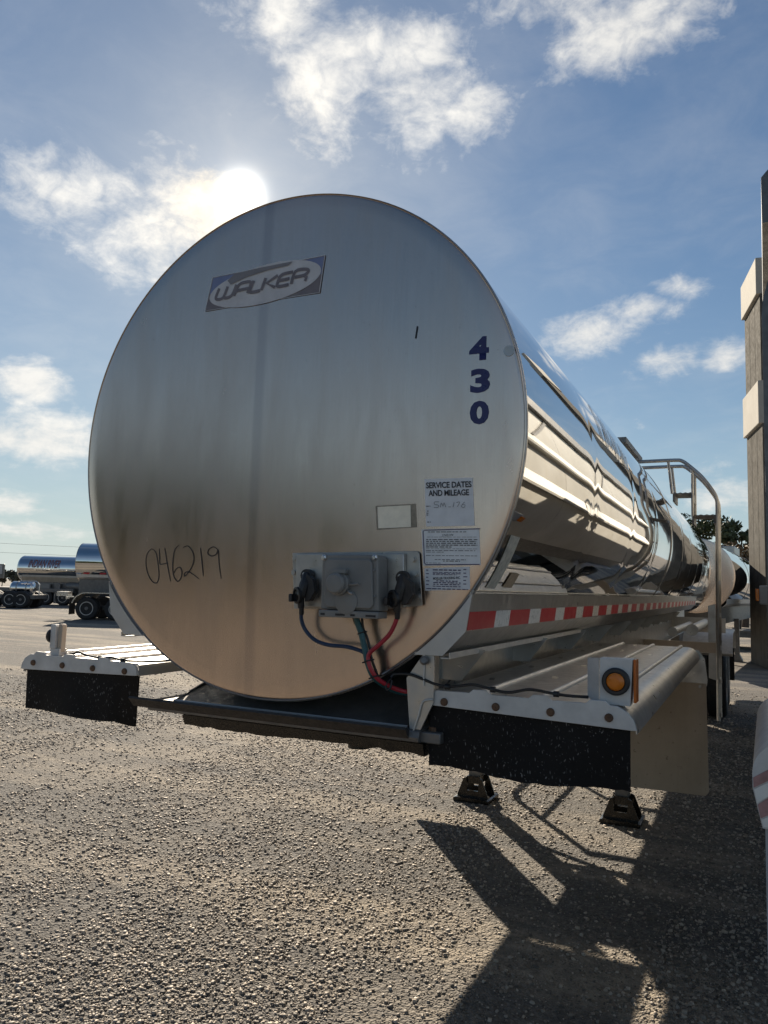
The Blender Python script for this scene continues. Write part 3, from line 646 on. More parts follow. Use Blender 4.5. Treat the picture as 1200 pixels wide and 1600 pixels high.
# --- side skirts with reflective tape, end plates
TAPE = []
for sd in (1, -1):
    mx = sd < 0
    m = MB(); prof = [(.762, 1.784), (.744, 1.660), (.669, 1.584), (.572, 1.582)]
    m.strip(prof, 0.002, 11.2, 'y', .004)
    sk = m.build('side_skirt', 'aluminium', T, smooth=False, mx=mx)
    rimarc = [(math.sqrt(TR * TR - (z - ZC) ** 2) + .004, z) for z in np.linspace(1.582, 1.784, 9)]
    m = MB(); m.prism([(.768, 1.786), (.7475, 1.660), (.671, 1.580), (.571, 1.578)] + rimarc, -.004, .0015)
    m.build('end_plate', 'aluminium_pale', sk, smooth=False, mx=mx)
    m = MB().box(.762, .770, 0.004, 11.2, 1.784, 1.790); m.build('top_bead', 'aluminium', sk, smooth=False, mx=mx)
    m = MB().strip([(.662, 1.574), (.690, 1.574), (.690, 1.590)], .004, 2.1, 'y', .004); m.build('lower_flange', 'aluminium_pale', sk, smooth=False, mx=mx)
    y = .004; k = 0
    while y < 10.8:
        ln = .28 if k % 2 == 0 else .18
        def fx(z): return .744 + (.762 - .744) * (z - 1.660) / (1.784 - 1.660) + .0052
        m = MB(); z0, z1 = 1.6635, 1.7215; ya, yb = y, y + ln - .001
        m.add([(fx(z0), ya, z0), (fx(z0), yb, z0), (fx(z1), yb, z1), (fx(z1), ya, z1), (fx(z0) - .0015, ya, z0), (fx(z0) - .0015, yb, z0), (fx(z1) - .0015, yb, z1), (fx(z1) - .0015, ya, z1)],
              [(0, 1, 2, 3), (7, 6, 5, 4), (0, 4, 5, 1), (2, 6, 7, 3), (0, 3, 7, 4), (1, 5, 6, 2)])
        m.build('reflective_tape', 'tape_white' if k % 2 else 'tape_red', sk, smooth=False, mx=mx); y += ln; k += 1
    # frame web, gussets
    FS = .28 if sd > 0 else 3.9
    MB().box(.50, .66, 3.80, 4.55, 1.0, 1.238).build('leg_mount', 'dark_steel', T, smooth=False, mx=mx)
    m = MB().box(.535, .550, FS, 11.5, 1.245, 1.586); fb = m.build('frame_web', 'aluminium', T, smooth=False, mx=mx)
    m = MB().box(.551, .625, FS, 11.5, 1.240, 1.252); m.build('web_flange', 'aluminium', fb, smooth=False, mx=mx)
    for k in range(10):
        y = .30 + .92 * k
        if y < FS: continue
        m = MB().prism([(.5505, 1.5815), (.715, 1.5815), (.628, 1.470), (.5505, 1.470)], y, y + .008); m.build('gusset', 'aluminium', fb, smooth=False, mx=mx)
        m = MB().cyl((.568, y + .10, 1.585), (.568, y + .10, 1.45), .005, n=8); m.build('weld_bead', 'bare_steel', fb, mx=mx)
        m = MB().cyl((.56, y + .12, 1.545), (.585, y + .12, 1.545), .010, n=8); m.build('bolt', 'dark_steel', fb, mx=mx)
# front gusset plates beside the coupler
m = MB().prism([(.560, 1.341), (.598, 1.341), (.640, 1.43), (.640, 1.578), (.600, 1.578), (.545, 1.50)], .004, .014); m.build('front_bracket', 'aluminium', T, smooth=False)
m = MB().add([(-.432, .026, 1.341), (-.425, .026, 1.341), (-.36, .40, 1.49), (-.367, .40, 1.49), (-.432, .40, 1.341), (-.425, .40, 1.341)], [(0, 1, 2, 3), (0, 3, 4), (1, 5, 2), (0, 4, 5, 1), (4, 3, 2, 5)]); m.build('side_bracket', 'dark_steel', T, smooth=False)
m = MB().cyl((.607, .0, 1.578), (.607, .0, 1.480), .0035, n=8); m.build('weld_bead', 'aluminium_pale', T)
m = MB().tube([(.575, .0, 1.336), (.592, .0, 1.385), (.606, .0, 1.43), (.64, .0, 1.44)], .0035, 8, 4); m.build('weld_bead', 'aluminium_pale', T)
m = MB().lathe([(.014, 0), (.014, .016), (.009, .020), (0, .020)], (.607, -.002, 1.560), (.35, -.9, .2), 10); m.build('bolt', 'dark_steel', T)

# --- upper coupler
m = MB(); m.prism([(.0, 1.300), (-.012, 1.304), (-.016, 1.318), (-.010, 1.336), (.004, 1.340), (1.25, 1.340), (1.25, 1.300)], -.52, .600, 'x'); cp = m.build('coupler_plate', 'dark_steel', T, bevel=.002)
m = MB(); m.prism([(-.006, 1.336), (-.040, 1.352), (-.044, 1.345), (-.014, 1.312)], -.590, .565, 'x'); m.build('turned_lip', 'black_iron', cp)
m = MB(); rows = 24; vs = []
for i in range(rows + 1):
    x = -.36 + .97 * i / rows; w = random.uniform(-.006, .006); vs += [(x, -.005, 1.299), (x, .012, 1.262 + w), (x, 1.0, 1.262), (x, 1.0, 1.299)]
m.add(vs, [(4 * i + a, 4 * i + (a + 1) % 4, 4 * i + 4 + (a + 1) % 4, 4 * i + 4 + a) for i in range(rows) for a in range(4)] + [(0, 1, 2, 3), (4 * rows + 3, 4 * rows + 2, 4 * rows + 1, 4 * rows)])
o = m.build('grease_plate', 'grease', cp, smooth=False); o['label'] = 'black greasy fifth wheel plate'
m = MB(); m.add([(-.43, .03, 1.342), (.552, .03, 1.342), (.552, .42, 1.47), (-.34, .42, 1.47), (-.43, .042, 1.338), (.552, .042, 1.338), (.552, .43, 1.466), (-.34, .43, 1.466)], [(0, 1, 2, 3), (7, 6, 5, 4), (0, 4, 5, 1), (1, 5, 6, 2), (2, 6, 7, 3), (3, 7, 4, 0)]); m.build('slope_sheet', 'dark_steel', cp, smooth=False)
m = MB().tube([(-.425, .022, 1.3435), (.545, .022, 1.3435)], .004, 6, 1); m.build('weld_bead', 'aluminium_pale', cp)
m = MB().box(.585, .665, .008, .10, 1.300, 1.335); m.build('corner_pad', 'dark_steel', cp, bevel=.004)
m = MB().lathe([(.020, 0), (.020, .012), (.012, .016), (0, .016)], (.628, .05, 1.335), (0, 0, 1), 10); m.build('bolt', 'rusty_bolt', cp)
m = MB().lathe([(.045, 0), (.045, -.08), (.036, -.085), (.036, -.14), (.050, -.145), (.050, -.17)], (0, .75, 1.262), (0, 0, 1), 24); m.build('kingpin', 'grease', cp)

# --- catwalk fenders on both sides
RIDGES = (.79, .98, 1.15)
for sd in (1, -1):
    mx = sd < 0
    m = MB(); prof = [(.612, 1.418), (.612, 1.448), (.618, 1.460), (.632, 1.4665)] + [(1.19, 1.4665)] + arc(1.19, 1.397, .0695, 88, -4, 9)
    CE = 3.0 if sd > 0 else 4.02
    m.strip(prof, .031, CE, 'y', .004); cw = m.build('catwalk', 'aluminium' if sd > 0 else 'aluminium_pale', T, mx=mx)
    for x in RIDGES:
        m = MB().prism([(x - .013, 1.4668)] + arc(x, 1.4668, .0125, 160, 20, 6) + [(x + .013, 1.4668)], .034, CE); m.build('ridge', 'aluminium_pale', cw, mx=mx)
    top = [(.612, 1.423), (.618, 1.448), (.628, 1.460), (.645, 1.468)]
    for x in RIDGES[:]: top += [(x - .035, 1.469), (x - .022, 1.480), (x + .022, 1.481), (x + .035, 1.469)]
    top += [(1.205, 1.468), (1.236, 1.452), (1.252, 1.430), (1.259, 1.404)]
    m = MB().prism(top + [(1.245, 1.403), (.62, 1.420)], .016, .030); fp = m.build('front_plate', 'white_paint', cw, bevel=.0015, mx=mx, smooth=False)
    for k in range(4):
        x = 1.183 - .170 * k; m = MB().lathe([(.0125, 0), (.0125, .004), (.010, .008), (0, .009)], (x, .016, 1.434), (0, -1, 0), 14); m.build('bolt', 'rusty_bolt', cw, mx=mx)
    # rubber flap under the front edge
    m = MB(); nx, nz = 28, 8; vs = []
    for j in range(nz + 1):
        for i in range(nx + 1):
            u = i / nx; w = j / nz; x = .617 + .622 * u
            bot = 1.222 + .006 * math.sin(7 * u + 1) + random.uniform(-.0025, .0025) if sd > 0 else 1.232 - .006 * math.sin(5 * u) - (.022 * max(0, (.16 - u) / .16) ** .6)
            y = .034 + .010 * w * math.sin(9 * u) * w
            if sd < 0: y += .05 * w * max(0, (.22 - u) / .22); x += .052 * w * max(0, (.3 - u) / .3)
            vs.append((x, y, 1.438 + (bot - 1.438) * w))
    nvs = len(vs); vs2 = [(a, b + .008, c) for a, b, c in vs]; fs = []
    for j in range(nz):
        for i in range(nx):
            a = j * (nx + 1) + i; fs += [(a, a + 1, a + nx + 2, a + nx + 1), (nvs + a, nvs + a + nx + 1, nvs + a + nx + 2, nvs + a + 1)]
    per = list(range(nx + 1)) + [j * (nx + 1) + nx for j in range(1, nz + 1)] + [nz * (nx + 1) + i for i in range(nx - 1, -1, -1)] + [j * (nx + 1) for j in range(nz - 1, 0, -1)]
    fs += [(per[k], nvs + per[k], nvs + per[(k + 1) % len(per)], per[(k + 1) % len(per)]) for k in range(len(per))]
    m.add(vs + vs2, fs); o = m.build('mud_flap', 'flap_rubber', cw, mx=mx); o['label'] = 'scuffed black rubber front flap'
    zb = .0 if sd > 0 else -.16
    m = MB().prism([(.80, .555 + zb), (1.285, .560 + zb), (1.305, .585 + zb), (1.297, 1.245), (.80, 1.245)], CE - .015, CE - .007); o = m.build('rear_flap', 'beige_flap', cw, mx=mx, smooth=False); o['label'] = 'beige rear splash sheet'
    m = MB().prism([(.80, 1.23), (1.30, 1.23), (1.305, 1.27), (1.29, 1.40), (1.255, 1.452), (.80, 1.452)], CE - .006, CE - .001); m.build('rear_plate', 'aluminium', cw, mx=mx, smooth=False)
    for x in (.93, 1.09, 1.26): MB().lathe([(.010, 0), (.010, .005), (0, .006)], (x, CE - .015, 1.225), (0, -1, 0), 8).build('rivet', 'bare_steel', cw, mx=mx)
    # raised grip louvres
    src = None
    for x in (.70, .885, 1.065):
        for k in range(5):
            y = .42 + .56 * k + (.2 if x > .8 and x < 1 else 0)
            if src is None:
                m = MB().add([(-.011, 0, 0), (.011, 0, 0), (.009, .022, .006), (-.009, .022, .006), (.008, .024, 0), (-.008, .024, 0)], [(0, 1, 2, 3), (3, 2, 4, 5), (0, 3, 5), (1, 4, 2)])
                src = m.build('louvre', 'bare_steel', cw, smooth=False); src.location = (sd * x, y, 1.4668)
            else: inst(src, cw, (sd * x, y, 1.4668))
    for k in range(3):
        y = (.45 if sd > 0 else .75) + 1.1 * k; m = MB().prism([(.551, 1.455), (1.20, 1.455), (1.20, 1.43), (.70, 1.33), (.551, 1.30)], y, y + .008); m.build('outrigger', 'aluminium', cw, smooth=False, mx=mx)
# marker lights
m = MB(); m.prism([(1.151, 1.467), (1.238, 1.467), (1.246, 1.603), (1.151, 1.601)], .046, .050)
m.prism([(1.151, 1.467), (1.238, 1.467), (1.246, 1.603), (1.151, 1.601)], .0505, .10)
m.add([(1.149, .047, 1.467), (1.149, .047, 1.601), (1.108, .085, 1.478), (1.108, .085, 1.597), (1.149, .051, 1.467), (1.149, .051, 1.601), (1.112, .089, 1.478), (1.112, .089, 1.597)], [(0, 1, 3, 2), (4, 6, 7, 5), (0, 4, 5, 1), (2, 3, 7, 6), (0, 2, 6, 4), (1, 5, 7, 3)])
ml = m.build('marker_light', 'white_paint', T, bevel=.002, smooth=False); ml['label'] = 'white box with round amber front marker light'
MB().lathe([(.040, 0), (.040, .012), (.036, .016), (.028, .016), (.026, .008), (0, .008)], (1.199, .046, 1.536), (0, -1, 0), 32).build('gasket', 'black_plastic', ml)
MB().lathe([(.0255, 0), (.0255, .010), (.021, .016), (.012, .019), (0, .020)], (1.199, .0385, 1.536), (0, -1, 0), 28).build('lens', 'amber_lens', ml)
MB().lathe([(.0125, 0), (.0125, .0035), (0, .004)], (1.199, .0215, 1.536), (0, -1, 0), 20).build('lens_boss', 'amber_lens', ml)
MB().prism([(.044, 1.478), (.098, 1.478), (.098, 1.602), (.044, 1.602)], 1.2475, 1.2555, 'x').build('side_reflector', 'amber_dark', ml, bevel=.001)
MB().lathe([(.008, 0), (.008, .006), (0, .009)], (1.142, .032, 1.470), (0, 0, 1), 8).build('rivet', 'aluminium_pale', ml)
m = MB(); m.prism([(-1.112, 1.497), (-1.082, 1.497), (-1.082, 1.590), (-1.088, 1.598), (-1.112, 1.597)], .030, .062); ml = m.build('marker_light', 'white_paint', T, bevel=.002, smooth=False); ml['label'] = 'pale upright bracket holding the other marker light'
MB().prism([(-1.079, 1.480), (-1.058, 1.480), (-1.056, 1.592), (-1.062, 1.600), (-1.078, 1.600)], .040, .066).build('back_cover', 'beige_flap', ml, bevel=.003)
MB().lathe([(.030, 0), (.030, .010), (.022, .012), (0, .012)], (-1.112, .046, 1.548), (-1, 0, 0), 28).build('gasket', 'black_plastic', ml)
MB().lathe([(.020, 0), (.018, .006), (0, .009)], (-1.1245, .046, 1.548), (-1, 0, 0), 24).build('lens', 'amber_lens', ml)
MB().box(-1.112, -1.058, .034, .075, 1.468, 1.497).build('foot', 'white_paint', ml, bevel=.002)
# marker wires with their clips
def wire(pts, clips):
    w = MB().tube(pts, .0048, 8, 6).build('marker_wire', 'wire_black', T)
    for p in clips: MB().lathe([(.009, -.008), (.009, .008)], p, (1, 0, 0), 10).build('clip', 'wire_black', w)
wire([(.50, -.02, 1.500), (.508, -.012, 1.511), (.556, -.005, 1.514), (.60, .0, 1.503), (.640, .006, 1.490), (.683, .010, 1.483), (.720, .011, 1.488), (.775, .012, 1.496), (.83, .011, 1.487), (.885, .010, 1.482), (.95, .011, 1.496), (1.01, .012, 1.491), (1.06, .022, 1.486), (1.115, .06, 1.482)], [(.685, .010, 1.483), (.835, .011, 1.4865), (1.03, .016, 1.4885)])
MB().tube([(.50, -.02, 1.497), (.487, -.028, 1.480), (.492, -.032, 1.462), (.503, -.028, 1.470), (.505, -.022, 1.493)], .0035, 6, 5).build('wire_loop', 'wire_black', T)
wire([(-1.07, .09, 1.475), (-1.04, .06, 1.476), (-.99, .040, 1.478), (-.95, .036, 1.490), (-.90, .032, 1.482), (-.82, .028, 1.476), (-.76, .026, 1.482), (-.70, .030, 1.474), (-.62, .05, 1.474), (-.54, .10, 1.478), (-.48, .16, 1.49)], [(-.99, .040, 1.478), (-.82, .028, 1.476), (-.70, .030, 1.474)])

# --- side placard strips near the front of the shell
def on_shell(name, quads, mat, parent, off=.002):
    m = MB()
    for (a0, y0, a1, y1, a2, y2, a3, y3) in quads:
        n = 6; vs = []
        for j in range(n + 1):
            w = j / n
            for u in (0, 1):
                a = (a0 * (1 - w) + a3 * w) if u == 0 else (a1 * (1 - w) + a2 * w); y = (y0 * (1 - w) + y3 * w) if u == 0 else (y1 * (1 - w) + y2 * w)
                vs.append(((TR + off) * math.cos(R_(a)), y, ZC + (TR + off) * math.sin(R_(a))))
        m.add(vs, [(2 * j, 2 * j + 1, 2 * j + 3, 2 * j + 2) for j in range(n)])
    return m.build(name, mat, parent)
o = on_shell('paper_label', [(-33.6, .100, -33.6, .205, -21.6, .19, -21.6, .080)], 'label_paper', shell); o['label'] = 'pale weathered paper strip'
o = on_shell('brown_label', [(-33.2, .275, -33.2, .39, -29.6, .385, -29.6, .280)], 'label_brown', shell, .003)
def shell_letters():
    # slanting thin strokes of the worn lettering on the flank
    m = MB(); rnd = random.Random(3)
    y = 1.62
    for k in range(17):
        top = 30.0 - .55 * k + rnd.uniform(-1, 1); bot = 15.5 - .1 * k + rnd.uniform(-1.5, 1.5); sl = .10; w = .022
        if k in (2, 6, 11): top -= 6
        n = 6; vs = []
        for j in range(n + 1):
            t_ = j / n; a = R_(bot + (top - bot) * t_); yy = y + sl * (t_ - .5)
            for u in (-.5, .5): vs.append(((TR + .0022) * math.cos(a), yy + u * w, ZC + (TR + .0022) * math.sin(a)))
        m.add(vs, [(2 * j, 2 * j + 1, 2 * j + 3, 2 * j + 2) for j in range(n)])
        y += rnd.choice((.045, .055, .075))
    o = m.build('flank_lettering', 'letter_grey', shell); o['label'] = 'worn slanting grey lettering on the flank'
shell_letters()

# --- ladder with handrail
ld = None
LY = (6.20, 6.62)
for i, y in enumerate(LY):
    pts = [(.46, y, 3.215), (.62, y, 3.216), (.86, y, 3.216), (.93, y, 3.205), (1.00, y, 3.150), (1.12, y, 3.030), (1.22, y, 2.885), (1.258, y, 2.80), (1.266, y, 2.70), (1.262, y, 2.4), (1.255, y, 1.5), (1.250, y, .56)]
    o = MB().tube(pts, .020, 10, 5).build('ladder' if i == 0 else 'rail', 'bare_steel', T if i == 0 else ld)
    if i == 0: ld = o; o['label'] = 'steel access ladder with bent handrail'
for (x0, x1, z) in ((.835, 1.035, 2.87), (1.022, 1.250, 2.635)):
    m = MB(); n = 8; w = (x1 - x0)
    prof = [(x0, z - .09)] + [(x0 + w * k / n, z + (.004 if k % 2 else -.004)) for k in range(n + 1)] + [(x1, z - .09), (x1 - .02, z - .095), (x1 - .02, z - .012), (x0 + .02, z - .012), (x0 + .02, z - .095)]
    m.prism(prof, LY[0] + .012, LY[1] - .012); m.build('step', 'dark_steel', ld, smooth=False)
for y in LY:
    MB().tube([(.795, y, 3.20), (.83, y, 2.86)], .014, 8, 1).build('hanger', 'bare_steel', ld)
    MB().tube([(1.03, y, 3.11), (1.03, y, 2.62)], .014, 8, 1).build('hanger', 'bare_steel', ld)
for k in range(6):
    z = .62 + .33 * k; MB().cyl((1.254, LY[0], z), (1.254, LY[1], z), .013, n=8).build('rung', 'bare_steel', ld)
for k in range(5):
    z = .62 + .33 * k; MB().box(1.27, 1.285, LY[0] - .02, LY[0] + .02, z - .02, z + .02).build('peg', 'aluminium_pale', ld, smooth=False)
m = MB().box(.55, 1.235, 6.10, 6.16, 1.235, 1.335); m.build('ladder_beam', 'beige_flap', T, bevel=.003)
m = MB().prism([(1.165, .98), (1.236, .96), (1.236, 1.72), (1.165, 1.70)], 6.165, 6.175); o = m.build('ladder_plate', 'aluminium', T, smooth=False)
for z in (1.26, 1.31): MB().lathe([(.012, 0), (.012, .006), (0, .007)], (1.20, 6.165, z), (0, -1, 0), 8).build('bolt', 'dark_steel', o)
m = MB().box(-.50, .50, 5.25, 6.48, 3.252, 3.308); o = m.build('walkway', 'dark_steel', T, bevel=.004)
for x in (-.42, .42): MB().box(x - .03, x + .03, 5.5, 6.3, 3.06, 3.252).build('walkway_leg', 'bare_steel', o)
MB().lathe([(.26, 0), (.26, .12), (.24, .15), (.0, .16)], (0, 5.9, 3.308), (0, 0, 1), 24).build('manway_lid', 'bare_steel', o)

# --- hose tubes, rear running gear
for (x, z, r) in ((.98, 1.43, .055), (.78, 1.40, .045)):
    o = MB().cyl((x, 6.7, z), (x, 9.3, z), r, n=20).build('hose_tube', 'aluminium_pale', T); MB().lathe([(r + .008, 0), (r + .008, .03), (0, .03)], (x, 6.7, z), (0, -1, 0), 20).build('tube_cap', 'aluminium', o)
m = MB().box(.55, 1.24, 9.30, 9.34, 1.30, 1.50); m.build('fender_beam', 'aluminium_pale', T)
for sd in (1, -1):
    for y in (10.55, 11.85): wheel(T, sd * 1.08, y, sd)
    mx = sd < 0
    prof = [(10.02 + .0, .93)] + [(10.55 + .62 * math.cos(R_(a)), .55 + .62 * math.sin(R_(a))) for a in range(150, 85, -8)] + [(11.85 + .62 * math.cos(R_(a)), .55 + .62 * math.sin(R_(a))) for a in range(92, 20, -8)]
    prof[0] = (9.86, .90)
    m = MB().strip([(p[0], p[1] + .08) for p in prof], .60, 1.31, 'x', -.012); fo = m.build('fender', 'white_paint', T, mx=mx)
    MB().lathe([(.012, 0), (.012, .08), (0, .08)], (1.17, 9.86, 1.16), (0, -1, 0), 12).build('fender_bolt', 'aluminium', fo, mx=mx)
    MB().box(1.08, 1.12, 9.80, 9.83, 1.02, 1.08).build('marker', 'amber_lens', fo, mx=mx)
    m = MB().box(.18, 1.0, 10.48, 10.62, .43, .57); m.build('axle', 'dark_steel', T, mx=mx)
    m = MB().box(.18, 1.0, 11.78, 11.92, .43, .57); m.build('axle', 'dark_steel', T, mx=mx)
    m = MB().box(.50, .62, 9.6, 12.9, .95, 1.24); m.build('bogie_beam', 'dark_steel', T, mx=mx)
    m = MB().box(.62, 1.28, 12.62, 12.63, .35, 1.0); m.build('rear_mud_flap', 'flap_rubber', T, mx=mx)

# --- landing gear
for sd in (1, -1):
    mx = sd < 0
    m = MB().box(.545, .675, 4.135, 4.265, .30, 1.30); m.box(.558, .662, 4.148, 4.252, .16, .30); lg = m.build('landing_leg', 'dark_steel', T, bevel=.004, mx=mx)
    m = MB(); ft = [(.475, .035), (.745, .035), (.745, .05), (.690, .19), (.665, .20), (.660, .09), (.560, .09), (.555, .20), (.530, .19), (.475, .05)]
    m.prism(ft, 4.10, 4.118); m.prism(ft, 4.282, 4.30); m.prism([(.455, .004), (.765, .004), (.765, .030), (.745, .036), (.475, .036), (.455, .030)], 4.05, 4.35)
    m.box(.553, .667, 4.12, 4.28, .145, .205); m.build('foot', 'grease', lg, smooth=False, mx=mx)
    m = MB().tube([(.61, 4.2, .95), (.61, 3.3, 1.25)], .025, 8, 1); m.build('brace', 'dark_steel', lg, mx=mx)
MB().tube([(-.56, 4.2, .80), (.56, 4.2, .80)], .03, 10, 1).build('cross_shaft', 'dark_steel', T)
MB().tube([(-.56, 4.16, .55), (.56, 4.16, 1.2)], .025, 8, 1).build('cross_brace', 'dark_steel', T)
MB().tube([(.68, 4.2, .95), (.86, 4.2, .95), (.88, 4.2, .93), (.88, 4.2, .66), (.90, 4.2, .65), (1.02, 4.2, .65)], .014, 8, 1).build('crank_handle', 'dark_steel', T)

MB().tube([(-.90, 5.15, 1.24), (-.90, 5.15, .60), (-.90, 5.22, .50), (-.90, 5.35, .46), (-.90, 6.3, .46), (-.90, 6.45, .50), (-.90, 6.5, .60), (-.90, 6.5, 1.24)], .028, 8, 3).build('side_guard', 'bare_steel', T)
MB().tube([(-.90, 5.15, .80), (-.90, 6.5, .80)], .02, 8, 1).build('guard_bar', 'bare_steel', T)
for y in (5.15, 6.5): MB().box(-.92, -.55, y - .03, y + .03, 1.19, 1.238).build('guard_bracket', 'bare_steel', T)

# ================================================================== other tank trailers
def make_tanker(name, label, loc, rz, L=12.5, R=.9, zc=2.4, wheels=(10.2, 11.5), legs=3.6, dome=0., black_fender=True, group='parked tank trailers', skirt=True):
    t = empty(name, loc, rz, label, 'trailer', group)
    m = MB(); na = 72
    prof = [(R, .0 if not dome else .0), (R, L)]
    m.lathe(prof, (0, 0, zc), (0, 1, 0), na); m.f = [f for f in m.f if len(f) == 4]
    sh = m.build('tank_shell', 'polished_steel', t)
    b = dome if dome else .02
    m = MB().lathe([(0, -b)] + [(R * math.sin(R_(a)), -b * math.cos(R_(a))) for a in range(8, 90, 8)] + [(R + .003, 0), (R + .003, .02)], (0, 0, zc), (0, 1, 0), na); m.f = [f for f in m.f if len(f) == 4]
    m.build('front_head', 'brushed_steel' if not dome else 'polished_steel', t)
    m = MB().lathe([(0, b)] + [(R * math.sin(R_(a)), b * math.cos(R_(a))) for a in range(8, 90, 8)] + [(R + .003, 0), (R + .003, -.02)], (0, L, zc), (0, 1, 0), na); m.f = [f for f in m.f if len(f) == 4]
    m.build('rear_head', 'brushed_steel', t)
    for y in (L * .3, L * .6): MB().lathe([(R + .001, 0), (R + .006, .005), (R + .006, .06), (R + .001, .065)], (0, y, zc), (0, 1, 0), na).build('band', 'bare_steel', sh)
    for sd in (1, -1):
        mx = sd < 0; zb = zc - .57 * R / .9; xb = math.sqrt(R * R - (zb - zc) ** 2)
        if skirt: MB().strip([(xb + .02, zb + .03), (xb, zb - .10), (xb - .08, zb - .17), (xb - .18, zb - .17)], .02, L - .4, 'y', .004).build('side_skirt', 'aluminium_pale', t, smooth=False, mx=mx)
        MB().box(.45, .55, .1, L - .2, 1.12, zc - R * .72).build('frame_rail', 'dark_steel', t, smooth=False, mx=mx)
        if legs:
            lg = MB().box(.54, .67, legs - .06, legs + .06, .2, 1.2).build('landing_leg', 'dark_steel', t, mx=mx)
            MB().prism([(.46, .004), (.75, .004), (.75, .04), (.67, .2), (.54, .2), (.46, .04)], legs - .12, legs + .12).build('foot', 'dark_steel', lg, smooth=False, mx=mx)
        for y in wheels: wheel(t, sd * 1.08, y, sd)
        y0, y1 = wheels[0], wheels[-1]
        prof = [(y0 - .66, .75)] + [(y0 + .62 * math.cos(R_(a)), .55 + .62 * math.sin(R_(a))) for a in range(165, 85, -8)] + [(y1 + .62 * math.cos(R_(a)), .55 + .62 * math.sin(R_(a))) for a in range(92, 10, -8)] + [(y1 + .66, .75)]
        MB().strip(prof, .60, 1.28, 'x', -.02).build('fender', 'tyre_rubber' if black_fender else 'white_paint', t, mx=mx)
        MB().strip([(p[0], p[1] + .006) for p in prof[1:-1]], 1.28, 1.31, 'x', -.04).build('fender_trim', 'steel_rim', t, mx=mx)
        for yy in (y0 - .74, y1 + .74): MB().box(.62, 1.26, yy - .01, yy + .01, .22, .98).build('mud_flap', 'tyre_rubber', t, mx=mx)
    MB().box(-.42, .42, L * .42, L * .42 + 1.6, zc + R * .9 - .02, zc + R + .12).build('manway_box', 'bare_steel', t, bevel=.02)
    MB().box(-.55, .55, y0 - .6, y1 + .6, .42, .60).build('axle_group', 'dark_steel', t)
    return t
make_tanker('tank_trailer', 'tank trailer standing directly behind the near trailer, seen past its ladder', (.30, 18.2, 0), R_(-4.5), R=.93, zc=2.314, wheels=(9.8, 11.1), black_fender=False, group='parked tank trailers')
LT = make_tanker('tank_trailer', 'tank trailer at left with black arched fender over its two rear wheels', (-26.3, 23.7, 0), R_(-64.5), L=12, R=.90, zc=2.56, wheels=(.75, 2.05), legs=9.0)
MB().box(-.35, .35, -.55, -.45, .88, 1.0).build('bumper_bar', 'steel_rim', LT)
MB().box(.70, 1.18, -.62, -.12, 1.02, 1.22).build('lamp_box', 'steel_rim', LT)
for k in range(9):
    m = MB().box(.788, .796, .35 + .75 * k, .63 + .75 * k, 2.03, 2.09); m.build('reflective_tape', 'tape_red', LT, smooth=False)
IT = make_tanker('tank_trailer', 'far silver tank trailer with red INDIAN RIVER lettering on its rounded flank', (-43.4, 34.6, 0), R_(-64.5), L=13.5, R=.86, zc=2.44, wheels=(10.5, 11.8), legs=4.2, dome=.35)
def flank_text(t, s, y0, y1, a0, a1, R, zc, mat):
    o = text_flat('flank_lettering', s, [(0, 0), (1, 0), (1, 1), (0, 1)], mat, t, .02, shear=.28)
    bm = bmesh.new(); bm.from_mesh(o.data)
    for k in range(1, 9): bmesh.ops.bisect_plane(bm, geom=bm.verts[:] + bm.edges[:] + bm.faces[:], plane_co=(0, 0, k / 9), plane_no=(0, 0, 1))
    bm.to_mesh(o.data); bm.free()
    for v in o.data.vertices:
        u, w = v.co.x, v.co.z; a = R_(a0 + (a1 - a0) * w); v.co = ((R + .012) * math.cos(a), y0 + (y1 - y0) * u, zc + (R + .012) * math.sin(a))
    o.data.update(); return o
flank_text(IT, 'INDIAN RIVER', .62, 2.75, 2, 42, .86, 2.44, 'letter_red')
MB().strip([(.70, 2.02), (.80, 1.86), (.60, 1.55), (.40, 1.45)], .2, 12.5, 'y', .005).build('belly_skirt', 'beige_flap', IT, smooth=False)
MB().lathe([(0, -.3), (.28, -.2), (.34, 0), (.34, 3.6), (.28, 3.8), (0, 3.9)], (.45, 3.4, 1.28), (0, 1, 0), 24).build('pump_tank', 'dark_steel', IT)
MB().box(-.6, .6, 1.0, 12.0, .22, 1.15).build('undercarriage', 'tyre_rubber', IT, bevel=.04)
MB().box(.62, .95, 1.2, 2.2, .30, 1.42).build('grey_cabinet', 'grey_plastic', IT, bevel=.03)
MB().box(.62, .92, 2.5, 2.9, .12, 1.45).build('dark_cabinet', 'dark_steel', IT, bevel=.03)

# short tank trucks far left
def short_tank(label, loc, rz, L, R, zc, cab=False):
    t = empty('tank_truck', loc, rz, label, 'truck', 'far tank trucks')
    MB().lathe([(0, -.18), (R * .5, -.15), (R * .85, -.08), (R, 0), (R, L), (R * .85, L + .08), (R * .5, L + .15), (0, L + .18)], (0, 0, zc), (0, 1, 0), 40).build('tank_shell', 'polished_steel', t)
    for y in (.25 * L, .75 * L): MB().lathe([(R + .001, 0), (R + .01, .01), (R + .01, .08), (R + .001, .09)], (0, y, zc), (0, 1, 0), 40).build('strap', 'bare_steel', t)
    MB().box(-.9, .9, -.4, L + .5, .55, zc - R * .92).build('chassis', 'dark_steel', t)
    for sd in (1, -1):
        for y in (.3, L - .2): wheel(t, sd * .95, y, sd)
    MB().tube([(.35, L * .45, zc + R), (.35, L + .35, zc + R + .02), (.35, L + .55, zc + R - .15), (.35, L + .55, .75)], .035, 8, 1).build('guard_rail', 'steel_rim', t)
    return t
short_tank('short silver tank truck parked below the far lettered trailer', (-38.25, 29.7, 0), R_(-64.5), 1.15, .40, 1.16)
